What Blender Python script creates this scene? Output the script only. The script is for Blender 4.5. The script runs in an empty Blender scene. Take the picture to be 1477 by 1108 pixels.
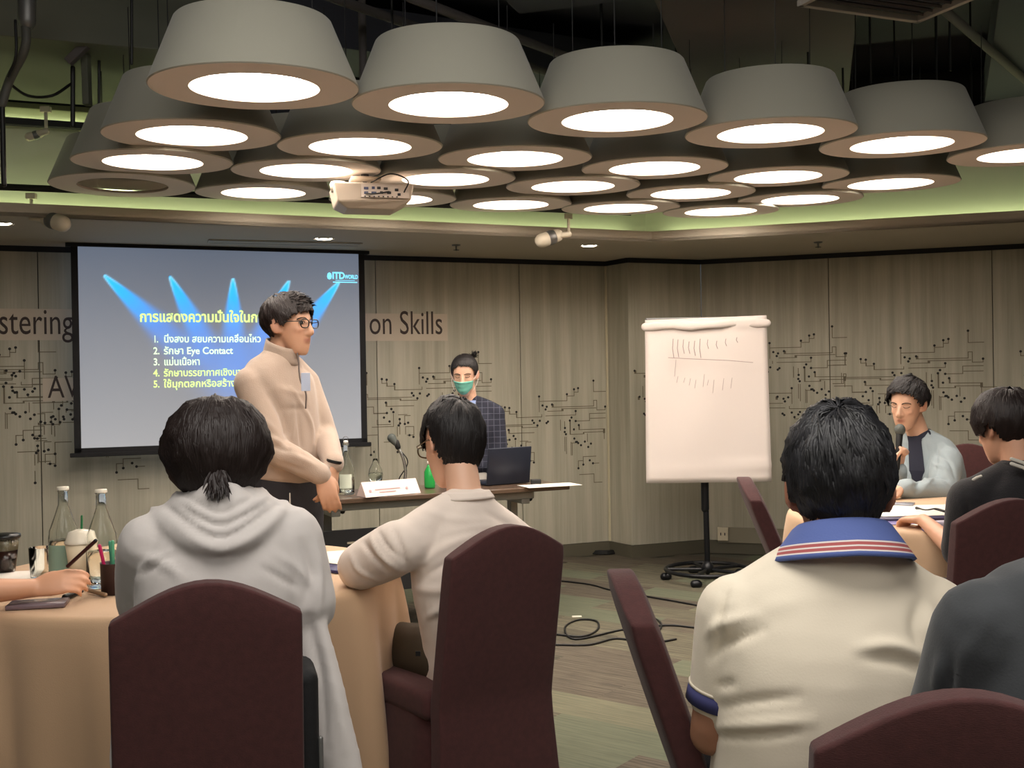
import bpy, bmesh, math, random
import numpy as np
from mathutils import Vector, Matrix, noise
random.seed(7); RNG = np.random.default_rng(7)
SC = bpy.context.scene
COL = SC.collection
PI = math.pi

# ------------------------------------------------------------------ camera
CAM_Z, FOC = 1.34, 1600.0
ROLL, PITCH = math.atan(.0165), math.atan(8 / 1600)
_f = Vector((0, math.cos(PITCH), -math.sin(PITCH)))
_u0 = Vector((0, math.sin(PITCH), math.cos(PITCH)))
_r0 = Vector((1, 0, 0))
_r = _r0 * math.cos(ROLL) - _u0 * math.sin(ROLL)
_u = _u0 * math.cos(ROLL) + _r0 * math.sin(ROLL)
CAM = Vector((0, 0, CAM_Z))
cd = bpy.data.cameras.new('camera')
cam = bpy.data.objects.new('camera', cd)
COL.objects.link(cam)
m = Matrix((_r, _u, -_f)).transposed().to_4x4()
m.translation = CAM
cam.matrix_world = m
cd.sensor_width = 36
cd.lens = FOC * 36 / 1477
cd.clip_end = 60
SC.camera = cam

# ------------------------------------------------------------------ world, exposure, lights
w = bpy.data.worlds.new('world')
SC.world = w
w.use_nodes = True
w.node_tree.nodes['Background'].inputs[0].default_value = (.80, .82, .85, 1)
w.node_tree.nodes['Background'].inputs[1].default_value = .05
SC.view_settings.view_transform = 'Standard'
SC.view_settings.look = 'None'
SC.view_settings.gamma = 1
SC.view_settings.use_curve_mapping = False
SC.view_settings.exposure = 0.80
LAMP_E = 10.5          # pendant diffusers
COVE_E = 7.0          # green cove strip


def area(name, loc, size, power, col, rot=(0, 0, 0), sy=None):
    l = bpy.data.lights.new(name, 'AREA')
    l.shape = 'RECTANGLE'
    l.size = size
    l.size_y = sy or size
    l.energy = power
    l.color = col
    o = bpy.data.objects.new(name, l)
    o.location = loc
    o.rotation_euler = rot
    COL.objects.link(o)
    return o


# ceiling lights over the rear of the room, behind the camera
area('rear_ceiling_light', (-.1, 1.5, 3.2), 2.2, 33, (1, .95, .89), (math.radians(6), 0, 0), 1.2)
area('rear_ceiling_light', (-.6, -1.2, 2.9), 2.6, 26, (1, .95, .89), (math.radians(24), 0, 0), 1.6)
area('rear_ceiling_light', (2.6, .2, 2.9), 1.6, 22, (1, .95, .89), (math.radians(10), math.radians(15), 0), 1.2)


# ------------------------------------------------------------------ pixel helpers (frame 1477 x 1108)
def ray(px, py):
    return _f * FOC + _r * (px - 738.5) + _u * (554 - py)


def at(px, py, Y):
    d = ray(px, py)
    return CAM + d * (Y / d.y)


def onz(px, py, z):
    d = ray(px, py)
    return CAM + d * ((z - CAM_Z) / d.z)


def onplane(px, py, p0, n):
    d = ray(px, py)
    return CAM + d * ((Vector(p0) - CAM).dot(n) / d.dot(n))


# ------------------------------------------------------------------ materials
MATS = {}


def mat(name, col, rough=.6, metal=0, spec=.5, bump=None, var=None, emit=None, alpha=None, sheen=0, trans=0, ior=1.45, coat=0):
    """bump=(scale, strength, (sx,sy,sz)); var=(scale, amount, (sx,sy,sz)) colour variation"""
    if name in MATS:
        return MATS[name]
    M = bpy.data.materials.new(name)
    M.use_nodes = True
    nt = M.node_tree
    b = nt.nodes['Principled BSDF']
    c = tuple(col) + (1,)
    b.inputs['Base Color'].default_value = c
    b.inputs['Roughness'].default_value = rough
    b.inputs['Metallic'].default_value = metal
    b.inputs['Specular IOR Level'].default_value = spec
    b.inputs['IOR'].default_value = ior
    if sheen:
        b.inputs['Sheen Weight'].default_value = sheen
        b.inputs['Sheen Roughness'].default_value = .5
    if trans:
        b.inputs['Transmission Weight'].default_value = trans
    if coat:
        b.inputs['Coat Weight'].default_value = coat
    if emit:
        b.inputs['Emission Color'].default_value = tuple(emit[0]) + (1,)
        b.inputs['Emission Strength'].default_value = emit[1]

    def coords(sc):
        tc = nt.nodes.new('ShaderNodeTexCoord')
        mp = nt.nodes.new('ShaderNodeMapping')
        mp.inputs['Scale'].default_value = sc
        nt.links.new(tc.outputs['Object'], mp.inputs['Vector'])
        return mp.outputs[0]
    if var:
        n = nt.nodes.new('ShaderNodeTexNoise')
        n.inputs['Scale'].default_value = var[0]
        n.inputs['Detail'].default_value = 5
        nt.links.new(coords(var[2] if len(var) > 2 else (1, 1, 1)), n.inputs['Vector'])
        r = nt.nodes.new('ShaderNodeValToRGB')
        r.color_ramp.elements[0].position = .3
        r.color_ramp.elements[1].position = .7
        k = var[1]
        r.color_ramp.elements[0].color = tuple(x * (1 - k) for x in col) + (1,)
        r.color_ramp.elements[1].color = tuple(min(1, x * (1 + k)) for x in col) + (1,)
        nt.links.new(n.outputs['Fac'], r.inputs[0])
        nt.links.new(r.outputs[0], b.inputs['Base Color'])
    if bump:
        n = nt.nodes.new('ShaderNodeTexNoise')
        n.inputs['Scale'].default_value = bump[0]
        n.inputs['Detail'].default_value = 4
        nt.links.new(coords(bump[2] if len(bump) > 2 else (1, 1, 1)), n.inputs['Vector'])
        bp = nt.nodes.new('ShaderNodeBump')
        bp.inputs['Strength'].default_value = bump[1]
        bp.inputs['Distance'].default_value = .004
        nt.links.new(n.outputs['Fac'], bp.inputs['Height'])
        nt.links.new(bp.outputs[0], b.inputs['Normal'])
    MATS[name] = M
    return M


def S(r, g, b):      # sRGB 0-255 -> linear
    def f(x):
        x /= 255
        return x / 12.92 if x <= .04045 else ((x + .055) / 1.055) ** 2.4
    return (f(r), f(g), f(b))


# ------------------------------------------------------------------ object helpers
def tag(o, label=None, cat=None, group=None, kind=None):
    if label: o['label'] = label
    if cat: o['category'] = cat
    if group: o['group'] = group
    if kind: o['kind'] = kind
    return o


def empty(name, loc=(0, 0, 0), rz=0):
    o = bpy.data.objects.new(name, None)
    o.location = loc
    o.rotation_euler = (0, 0, rz)
    o.empty_display_size = .1
    COL.objects.link(o)
    return o


def link(name, me, m, parent=None, smooth=False):
    if m is not None:
        if len(me.materials): me.materials.clear()
        for x in (m if isinstance(m, (list, tuple)) else [m]):
            me.materials.append(x)
    if smooth:
        me.polygons.foreach_set('use_smooth', [True] * len(me.polygons))
    o = bpy.data.objects.new(name, me)
    COL.objects.link(o)
    if parent: o.parent = parent
    return o


class MB:
    """collects vertices and faces of one mesh"""

    def __init__(s):
        s.v, s.f, s.mi = [], [], []

    def add(s, v, f, mi=0):
        k = len(s.v)
        s.v += [tuple(x) for x in v]
        s.f += [tuple(i + k for i in q) for q in f]
        s.mi += [mi] * len(f)
        return s

    def box(s, c, d, M=None, mi=0):
        x, y, z = (q / 2 for q in d)
        v = [Vector((a * x, b * y, e * z)) for e in (-1, 1) for b in (-1, 1) for a in (-1, 1)]
        if M is not None: v = [M @ p for p in v]
        v = [p + Vector(c) for p in v]
        return s.add(v, [(0, 2, 3, 1), (4, 5, 7, 6), (0, 1, 5, 4), (2, 6, 7, 3), (0, 4, 6, 2), (1, 3, 7, 5)], mi)

    def tube(s, pts, r, n=10, cap=True, sq=None, mi=0, closed=False):
        v, f = tube(pts, r, n, cap, sq, closed)
        return s.add(v, f, mi)

    def lathe(s, prof, n=32, c=(0, 0, 0), mi=0, caps=True):
        v, f = lathe(prof, n, caps)
        return s.add([Vector(p) + Vector(c) for p in v], f, mi)

    def mesh(s, name):
        me = bpy.data.meshes.new(name)
        me.from_pydata(s.v, [], s.f)
        me.polygons.foreach_set('material_index', s.mi)
        me.update()
        return me

    def build(s, name, m, parent=None, smooth=False, bevel=0, loc=None):
        o = link(name, s.mesh(name), m, parent, smooth)
        if bevel:
            b = o.modifiers.new('bevel', 'BEVEL')
            b.width = bevel
            b.segments = 2
            b.limit_method = 'ANGLE'
        if loc: o.location = loc
        return o


def catmull(P, n):
    P = np.array([list(p) for p in P], float)
    if len(P) < 3 or n <= 1:
        return P if n <= 1 else np.array([P[0] + (P[-1] - P[0]) * t for t in np.linspace(0, 1, n + 1)])
    Q = np.vstack([2 * P[0] - P[1], P, 2 * P[-1] - P[-2]])
    out = []
    for i in range(1, len(Q) - 2):
        for t in np.arange(n) / n:
            a, b, c, d = Q[i - 1], Q[i], Q[i + 1], Q[i + 2]
            out.append(.5 * (2 * b + (c - a) * t + (2 * a - 5 * b + 4 * c - d) * t * t + (3 * b - a - 3 * c + d) * t ** 3))
    out.append(P[-1])
    return np.array(out)


def tube(pts, r, n=10, cap=True, sq=None, closed=False):
    """swept tube; r scalar or per-point; sq=(axis, factor): flatten along axis"""
    P = [Vector(p) for p in pts]
    N = len(P)
    R = [r] * N if isinstance(r, (int, float)) else list(r)
    T = []
    for i in range(N):
        a = P[(i - 1) % N] if closed else P[max(i - 1, 0)]
        b = P[(i + 1) % N] if closed else P[min(i + 1, N - 1)]
        T.append((b - a).normalized() if (b - a).length > 1e-9 else Vector((0, 0, 1)))
    ref = Vector((0, 0, 1)) if abs(T[0].z) < .9 else Vector((1, 0, 0))
    x = (ref - T[0] * ref.dot(T[0])).normalized()
    v, f = [], []
    rings = []
    for i in range(N):
        x = (x - T[i] * x.dot(T[i])).normalized()
        y = T[i].cross(x)
        ring = []
        for k in range(n):
            a = 2 * PI * k / n
            o = x * math.cos(a) * R[i] + y * math.sin(a) * R[i]
            if sq:
                ax = Vector(sq[0]).normalized()
                o = o - ax * o.dot(ax) * (1 - sq[1])
            ring.append(P[i] + o)
        rings.append(ring)
    if cap and not closed:      # rounded ends
        def dome(i, sgn):
            out = []
            for s_, c_ in ((.45, .89), (.8, .6), (.97, .25)):
                out.append([P[i] + (q - P[i]) * c_ + T[i] * sgn * R[i] * s_ for q in rings[i]])
            return out
        a, b = dome(0, -1), dome(N - 1, 1)
        rings = a[::-1] + rings + b
    for q in rings: v += q
    m_ = len(rings)
    for i in range(m_ - (0 if closed else 1)):
        for k in range(n):
            j = (i + 1) % m_
            f.append((i * n + k, i * n + (k + 1) % n, j * n + (k + 1) % n, j * n + k))
    if not closed:
        f.append(tuple(range(n))[::-1])
        f.append(tuple(range((m_ - 1) * n, m_ * n)))
    return v, f


def lathe(prof, n=32, caps=True):
    v, f = [], []
    for (r, z) in prof:
        for k in range(n):
            a = 2 * PI * k / n
            v.append((r * math.cos(a), r * math.sin(a), z))
    for i in range(len(prof) - 1):
        for k in range(n):
            f.append((i * n + k, i * n + (k + 1) % n, (i + 1) * n + (k + 1) % n, (i + 1) * n + k))
    if caps:
        if prof[0][0] > 1e-6: f.append(tuple(range(n))[::-1])
        if prof[-1][0] > 1e-6: f.append(tuple(range((len(prof) - 1) * n, len(prof) * n)))
    return v, f


def copy_tree(o, parent=None):
    c = o.copy()
    COL.objects.link(c)
    c.parent = parent
    for ch in list(o.children): copy_tree(ch, c)
    return c


def font(name, text, size, M, m, parent, extrude=.0006, align='LEFT', sx=1, bold=0, kind=None):
    c = bpy.data.curves.new(name, 'FONT')
    c.body = text
    c.size = size
    c.extrude = extrude
    c.align_x = align
    if bold: c.offset = bold
    c.resolution_u = 4
    tmp = bpy.data.objects.new(name, c)
    COL.objects.link(tmp)
    dg = bpy.context.evaluated_depsgraph_get()
    me = bpy.data.meshes.new_from_object(tmp.evaluated_get(dg))
    bpy.data.objects.remove(tmp)
    o = link(name, me, m, None)
    o.matrix_world = M @ Matrix.Diagonal((sx, 1, 1, 1))
    if parent:
        o.parent = parent
        o.matrix_parent_inverse = Matrix()
    return o


def frame(origin, right, up):
    """4x4 with X=right, Y=up, Z=outward normal"""
    r = Vector(right).normalized()
    n = r.cross(Vector(up)).normalized()
    u = n.cross(r)
    M = Matrix((r, u, n)).transposed().to_4x4()
    M.translation = Vector(origin)
    return M
# ------------------------------------------------------------------ room shell
WT = 2.21                       # underside of the soffit = top of the panelling
SLAB = 3.45
A0 = onz(0, 354, WT); A1 = onz(873, 377.5, WT)
bdir = (A1 - A0); bdir.z = 0; bdir.normalize()
B1 = onz(905, 372, WT)
step2 = B1 + bdir * .62
rd = (onz(1477, 351.5, WT) - step2); rd.z = 0; rd.normalize()
L0 = A1 - bdir * 7.2            # far left end of the rear wall
R1 = step2 + rd * 6.4
PLAN = [L0, A1, B1, step2, R1]
PLAN = [Vector((p.x, p.y, 0)) for p in PLAN]
rear_l = Vector((L0.x - .9, -2.8, 0)); rear_r = Vector((R1.x + .3, -2.8, 0))


def wood_mat():
    M = bpy.data.materials.new('wall_panel_wood')
    M.use_nodes = True
    nt = M.node_tree
    b = nt.nodes['Principled BSDF']
    b.inputs['Roughness'].default_value = .55
    tc = nt.nodes.new('ShaderNodeTexCoord')
    oi = nt.nodes.new('ShaderNodeObjectInfo')
    ad = nt.nodes.new('ShaderNodeVectorMath'); ad.operation = 'ADD'
    mu = nt.nodes.new('ShaderNodeMath'); mu.operation = 'MULTIPLY'; mu.inputs[1].default_value = 30
    nt.links.new(oi.outputs['Random'], mu.inputs[0])
    nt.links.new(tc.outputs['Object'], ad.inputs[0]); nt.links.new(mu.outputs[0], ad.inputs[1])
    mp = nt.nodes.new('ShaderNodeMapping'); mp.inputs['Scale'].default_value = (9, 9, .35)
    nt.links.new(ad.outputs[0], mp.inputs[0])
    n1 = nt.nodes.new('ShaderNodeTexNoise'); n1.inputs['Scale'].default_value = 1.6; n1.inputs['Detail'].default_value = 2
    mp2 = nt.nodes.new('ShaderNodeMapping'); mp2.inputs['Scale'].default_value = (60, 60, 2.2)
    nt.links.new(ad.outputs[0], mp2.inputs[0])
    n2 = nt.nodes.new('ShaderNodeTexNoise'); n2.inputs['Scale'].default_value = 1.5; n2.inputs['Detail'].default_value = 5
    nt.links.new(mp.outputs[0], n1.inputs['Vector']); nt.links.new(mp2.outputs[0], n2.inputs['Vector'])
    mx = nt.nodes.new('ShaderNodeMath'); mx.operation = 'MULTIPLY_ADD'; mx.inputs[1].default_value = .30
    nt.links.new(n2.outputs['Fac'], mx.inputs[0])
    m2 = nt.nodes.new('ShaderNodeMath'); m2.operation = 'MULTIPLY'; m2.inputs[1].default_value = .70
    nt.links.new(n1.outputs['Fac'], m2.inputs[0]); nt.links.new(m2.outputs[0], mx.inputs[2])
    r = nt.nodes.new('ShaderNodeValToRGB')
    e = r.color_ramp.elements
    e[0].position = .36; e[0].color = S(160, 156, 138) + (1,)
    e[1].position = .64; e[1].color = S(184, 180, 162) + (1,)
    nt.links.new(mx.outputs[0], r.inputs[0]); nt.links.new(r.outputs[0], b.inputs['Base Color'])
    return M


WOOD = wood_mat()
BLACK = mat('black_trim', S(22, 22, 26), .5)
SOFF = mat('soffit_paint', S(176, 168, 152), .8)
GREY = mat('grey_metal', S(120, 120, 118), .45, .6)
DARK = mat('dark_ceiling_paint', S(66, 66, 74), .85)
SKIRT = mat('skirting_laminate', S(92, 88, 74), .45)
COVEW = mat('cove_paint', S(205, 208, 190), .8)
CREAM = mat('cream_edge_strip', S(186, 178, 150), .5)


def wallseg(name, p, q, z0, z1, th, m, kind='structure', off=0, parent=None):
    d = (q - p).normalized(); n = Vector((d.y, -d.x, 0))     # n towards the room
    c = (p + q) / 2 + n * (off - th / 2); c.z = (z0 + z1) / 2
    M = Matrix((d, n, Vector((0, 0, 1)))).transposed()
    o = MB().box((0, 0, 0), ((q - p).length, th, z1 - z0)).build(name, m, parent)
    o.matrix_world = M.to_4x4(); o.location = c
    if kind: o['kind'] = kind
    return o


WALLB = mat('wall_backing', S(40, 36, 30), .8)
FB = []                                             # panelled walls (name, p, q, first seam positions)
names = ['wall_rear', 'wall_step', 'wall_rear_bay', 'wall_right']
seams_px = {0: [58, 545, 752], 1: [], 2: [1009], 3: [1198, 1434]}
for i in range(4):
    p, q = PLAN[i], PLAN[i + 1]
    wl = wallseg(names[i], p, q, 0, SLAB, .12, WALLB, off=-.02)
    d = (q - p).normalized(); n = Vector((d.y, -d.x, 0)); L = (q - p).length
    ts = []
    for sx in seams_px[i]:
        if i == 2: continue
        t = (onplane(sx, 600, p, n) - p).dot(d)
        ts.append(t)
    if i == 0:
        w_ = ts[2] - ts[1]
        # screen hides the seams between; continue at the same width
        ts = [ts[1] - w_ * k for k in range(4, 0, -1)] + ts[1:]
        ts = [t for t in ts if t > .1]
    if i == 3:
        w_ = ts[1] - ts[0]
        ts += [ts[1] + w_ * k for k in range(1, 6)]
        ts = [t for t in ts if t < L - .1]
    ts = [0] + ts + [L]
    for a, b in zip(ts[:-1], ts[1:]):
        g = .0025
        M = Matrix((d, n, Vector((0, 0, 1)))).transposed()
        o = MB().box((0, 0, 0), (b - a - 2 * g, .022, WT - .10 - .01)).build('panel', WOOD, None, bevel=.0015)
        Mw = M.to_4x4(); c = p + d * (a + b) / 2 + n * (-.011); c.z = (WT - .01 + .10) / 2
        Mw.translation = c
        o.parent = wl
        o.matrix_parent_inverse = wl.matrix_world.inverted() if False else Matrix()
        o.matrix_basis = (Matrix.Translation(wl.location) @ wl.matrix_world.to_3x3().to_4x4()).inverted() @ Mw
    FB.append((wl, p, d, n, L))
    wallseg('baseboard_' + ['rear', 'step', 'bay', 'right'][i], p, q, 0, .098, .03, SKIRT, off=.0)
    wallseg('trim_%d' % (i + 1), p, q, WT - .035, WT + .0, .05, BLACK, off=.012)
trimv = MB().box((0, 0, (WT - .035 + .1) / 2), (.018, .018, WT - .135)).build('trim_5', CREAM, None, bevel=.004)
trimv.location = PLAN[1] + Vector((.0, -.008, 0)); trimv['kind'] = 'structure'
wallseg('wall_left', rear_l, PLAN[0], 0, SLAB, .12, WOOD)
wallseg('wall_far_right', PLAN[4], rear_r, 0, SLAB, .12, WOOD)
wallseg('wall_front', rear_r, rear_l, 0, SLAB, .12, WOOD)

# steel kick plate with a socket on the right wall
d3, n3, p3 = FB[3][2], FB[3][3], PLAN[3]
kp = wallseg('trim_8', p3 + d3 * .10, p3 + d3 * .95, .085, .20, .008, mat('kick_steel', S(150, 145, 128), .35, .3), kind='structure', off=.012)
so = empty('wall_socket', p3 + d3 * .14 + n3 * .022 + Vector((0, 0, .15)), math.atan2(d3.y, d3.x))
tag(so, 'small white wall socket beside the flipchart pole', 'socket')
MB().box((0, -.004, 0), (.08, .012, .10)).build('faceplate', mat('socket_white', S(215, 205, 180), .4), so, bevel=.003)
for s_ in (-1, 1): MB().box((s_ * .015, -.0125, 0), (.006, .006, .02)).build('slot', BLACK, so)

# floor and carpet planks
FLB = mat('floor_base', S(86, 84, 72), .95)
fl = MB().box((0, 2.9, -.03), (13.5, 12.6, .05)).build('floor', FLB)
fl['kind'] = 'structure'


def carpet(name, c1, c2):
    M = bpy.data.materials.new(name); M.use_nodes = True; nt = M.node_tree
    b = nt.nodes['Principled BSDF']; b.inputs['Roughness'].default_value = .95
    b.inputs['Specular IOR Level'].default_value = .1
    tc = nt.nodes.new('ShaderNodeTexCoord'); mp = nt.nodes.new('ShaderNodeMapping')
    mp.inputs['Scale'].default_value = (3.2, 90, 1)
    n = nt.nodes.new('ShaderNodeTexNoise'); n.inputs['Scale'].default_value = 1; n.inputs['Detail'].default_value = 3
    n.inputs['Roughness'].default_value = .7
    r = nt.nodes.new('ShaderNodeValToRGB')
    r.color_ramp.elements[0].position = .42; r.color_ramp.elements[1].position = .58
    r.color_ramp.elements[0].color = S(*c1) + (1,); r.color_ramp.elements[1].color = S(*c2) + (1,)
    nt.links.new(tc.outputs['Object'], mp.inputs[0]); nt.links.new(mp.outputs[0], n.inputs['Vector'])
    nt.links.new(n.outputs['Fac'], r.inputs[0]); nt.links.new(r.outputs[0], b.inputs['Base Color'])
    bp = nt.nodes.new('ShaderNodeBump'); bp.inputs['Strength'].default_value = .5; bp.inputs['Distance'].default_value = .003
    nt.links.new(n.outputs['Fac'], bp.inputs['Height']); nt.links.new(bp.outputs[0], b.inputs['Normal'])
    return M


CARP = [carpet('carpet_olive', (102, 101, 84), (116, 113, 94)), carpet('carpet_brown', (80, 74, 66), (102, 95, 82)),
        carpet('carpet_sage', (94, 98, 82), (106, 108, 90)), carpet('carpet_mixed', (84, 81, 70), (112, 107, 90)),
        carpet('carpet_dark', (74, 71, 62), (94, 89, 76))]
CA = math.radians(-37)
cdx, cdy = Vector((math.cos(CA), math.sin(CA), 0)), Vector((-math.sin(CA), math.cos(CA), 0))
pm = [MB().box((0, 0, .003), (.9995, .2496, .006)).mesh('carpet_plank') for _ in CARP]
for me_, m_ in zip(pm, CARP): me_.materials.append(m_)
rr = random.Random(3)


def inroom(p):
    return all((p - PLAN[i]).dot(FB[i][3]) > .02 for i in (0, 3)) and -2.7 < p.y


cand = []
for j in range(-30, 50):
    for i in range(-12, 14):
        c = cdx * (i + (j % 2) * .5 + rr.choice((0, .25)) * 0) + cdy * (j * .25) + Vector((.5, 4, 0))
        if not inroom(c) or abs(c.x) > 5 or c.y < .4: continue
        k = (c - CAM); Y = k.y
        px = 738 + c.x / Y * FOC; py = 545 + CAM_Z / Y * FOC
        vis = (760 < px < 1120 and py < 1200) or (440 < px <= 760 and 760 < py < 1150 and c.y < 6)
        cand.append((0 if vis else 1, c.y, c))
cand.sort(key=lambda t: (t[0], t[1]))
rest = MB()
for k, (vis, _, c) in enumerate(cand):
    mi = rr.choices(range(5), (3, 3, 3, 3, 1.4))[0]
    if k < 280:
        o = bpy.data.objects.new('carpet_plank', pm[mi]); COL.objects.link(o)
        o.location = c - fl.location; o.rotation_euler = (0, 0, CA); o.parent = fl
    else:
        rest.box(c + Vector((0, 0, .003)), (.9995, .2496, .006), Matrix.Rotation(CA, 3, 'Z'), mi)
ro = rest.build('carpet_field', CARP, fl); ro['kind'] = 'stuff'

# ------------------------------------------------------------------ ceiling: slab, soffit, cove
ce = MB().box((0, 2.9, SLAB + .05), (14.5, 13, .1)).build('ceiling', DARK); ce['kind'] = 'structure'
F0 = onz(0, 311, WT); F1 = onz(940, 349, WT); F2 = onz(1477, 320, WT)
f1d = (F1 - F0).normalized(); f2d = (F2 - F1).normalized()
G0 = F0 - f1d * 3.6; G2 = F2 + f2d * 3.2


def z0(v, z=0): return Vector((v.x, v.y, z))


# soffit slab polygons between the fascia line and the walls
def slab(name, poly, za, zb, m, kind='structure'):
    n = len(poly)
    v = [z0(p, za) for p in poly] + [z0(p, zb) for p in poly]
    f = [tuple(range(n))[::-1], tuple(range(n, 2 * n))] + [(i, (i + 1) % n, n + (i + 1) % n, n + i) for i in range(n)]
    o = MB().add(v, f).build(name, m)
    bm = bmesh.new(); bm.from_mesh(o.data); bmesh.ops.recalc_face_normals(bm, faces=bm.faces[:]); bm.to_mesh(o.data); bm.free()
    if kind: o['kind'] = kind
    return o


slab('ceiling_soffit', [G0, F1, G2, PLAN[4] + Vector((.3, 0, 0)), PLAN[3], PLAN[2], PLAN[1], PLAN[0]], WT, WT + .02, SOFF)
# fascia (lip of the cove)
def seg(name, p, q, za, zb, th, m, kind='structure'):
    return wallseg(name, z0(p), z0(q), za, zb, th, m, kind)


seg('trim_6', G0, F1, WT, WT + .068, .018, SOFF); seg('trim_7', F1, G2, WT, WT + .068, .018, SOFF)
n1 = Vector((f1d.y, -f1d.x, 0)); n2 = Vector((f2d.y, -f2d.x, 0))
# upstand behind the cove
CB = .30
up0, upm, up2 = G0 - n1 * CB, F1 + Vector((0, CB * 1.04, 0)), G2 - n2 * CB
o = seg('wall_cove_rear', up0, upm, WT + .02, 2.78, .03, COVEW)
o = seg('wall_cove_right', upm, up2, WT + .02, 2.78, .03, COVEW)
LED = mat('cove_led', (.0, .0, .0), .5, emit=((.86, .95, .50), COVE_E))
for (p, q, n) in ((G0, F1, n1), (F1, G2, n2)):
    dd = (q - p).normalized()
    o = seg('cove_light_strip', p - n * .23 + dd * .05, q - n * .23 - dd * .02, WT + .022, WT + .034, .03, LED, kind=None)
    tag(o, 'green glowing light strip lying in the cove above the ' + ('rear wall' if n is n1 else 'right wall'), 'light')
# black lighting track hanging before the cove
trk_z = CAM_Z + .98
def rail(px0, py0, px1, py1, z, name, label, th=.035, m=BLACK, cat='track'):
    a, b = onz(px0, py0, z), onz(px1, py1, z)
    o = MB().tube([a, b], th / 2, 4, False).build(name, m)
    return tag(o, label, cat), a, b
tr1, ta, tb = rail(-60, 267, 910, 307, 2.36, 'lighting_track', 'long black lighting track running below the cove on the left')
# ------------------------------------------------------------------ pendant lamps
SHADE = mat('lamp_shade_felt', S(164, 162, 148), .9, bump=(400, .15), sheen=.2)
SHADEU = mat('lamp_underside', S(222, 212, 204), .85)  # same felt as the sides, painted paler to stand in for bounce light
INNER = mat('lamp_inner_wall', S(206, 190, 176), .7)
DIFF = mat('lamp_diffuser', (.9, .85, .8), .5, emit=((1, .90, .80), LAMP_E))
DIFFO = mat('lamp_glass_unlit', S(90, 86, 82), .06, spec=.9, coat=1)
STEEL = mat('steel_wire', S(120, 120, 120), .35, .9)
WIRE = mat('dark_wire', S(40, 40, 42), .6)


def make_lamp(lit=True):
    R, RT, HH, ra = .345, .258, .222, .213
    root = empty('pendant_lamp')
    sh = MB()
    sh.lathe([(ra + .001, .0), (R - .004, .0), (R, .004), (RT, HH - .006), (RT - .006, HH), (.02, HH)], 64, caps=False)
    o = sh.build('lamp_shade', SHADE, root, smooth=True)
    o.data.materials.append(SHADEU)
    for p in o.data.polygons:
        if p.index < 64: p.material_index = 1
    es = o.modifiers.new('split', 'EDGE_SPLIT'); es.split_angle = math.radians(40)
    inn = MB().lathe([(ra, .0), (ra - .006, .072)], 48, caps=False)
    inn.build('inner_ring', INNER, root, smooth=True)
    zd = .066 if lit else .006
    MB().lathe([(ra - .005, zd), (ra - .006, zd + .004)], 48).build('diffuser', DIFF if lit else DIFFO, root)
    for k in range(3):
        a = k * 2.094 + .4
        MB().tube([(.2 * math.cos(a), .2 * math.sin(a), HH), (.2 * math.cos(a), .2 * math.sin(a), min(SLAB - ZL, .62))], .0022, 5).build('hanging_wire', WIRE, root)
    MB().box((.04, .10, HH + .012), (.16, .08, .03)).build('driver_box', GREY, root)
    return root


ZL = CAM_Z + .98
rows = [[(-.84, 3.70), (-.21, 3.97), (.42, 4.26), (1.07, 4.53), (1.70, 4.80), (2.37, 5.07)],
        [(-1.25, 4.40), (-.62, 4.66), (.03, 4.97), (.69, 5.25), (1.34, 5.53), (1.99, 5.79)],
        [(-1.57, 4.91), (-.94, 5.17), (-.31, 5.45), (.33, 5.71), (.98, 5.99), (1.64, 6.26)],
        [(-1.90, 5.47), (-1.27, 5.75), (-.63, 6.03), (.01, 6.28), (.65, 6.47), (1.27, 6.67)]]
order = ['front row', 'second row', 'third row', 'row nearest the rear wall']
nth = ['first', 'second', 'third', 'fourth', 'fifth', 'sixth']
proto = make_lamp(); used = False
dead = make_lamp(False)
for i, r in enumerate(rows):
    for j, (x, y) in enumerate(r):
        if (i, j) == (3, 0):
            o = dead
            lab = 'unlit grey pendant lamp with dark glass, last at the left of the rear row'
        else:
            o = copy_tree(proto) if used else proto
            used = True
            lab = 'glowing drum pendant lamp, %s from the left in the %s' % (nth[j], order[i])
        o.location = (x, y, ZL)
        o.rotation_euler = (math.radians(2), 0, 0)
        if o is dead: o.rotation_euler = (0, 0, 0)
        tag(o, lab, 'lamp', 'drum pendant lamps hanging in rows')

# ------------------------------------------------------------------ services above
DUCT = mat('olive_duct', S(96, 98, 84), .7, bump=(8, .3))
DDUCT = mat('dark_duct', S(92, 87, 86), .75, bump=(8, .3))
DDUCT2 = mat('dark_blue_duct', S(70, 72, 82), .8)
PALE = mat('pale_board', S(196, 200, 178), .8)
CABLE = mat('black_cable', S(22, 22, 22), .5)


def beam(name, a, b, w_, h, m, label, cat, bevel=.004, group=None):
    a, b = Vector(a), Vector(b)
    d = (b - a).normalized(); up = Vector((0, 0, 1)); s_ = d.cross(up).normalized(); u = s_.cross(d)
    M = Matrix((d, s_, u)).transposed()
    o = MB().box((0, 0, 0), ((b - a).length, w_, h)).build(name, m, None, bevel=bevel)
    o.matrix_world = Matrix.Translation((a + b) / 2) @ M.to_4x4()
    return tag(o, label, cat, group)


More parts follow.
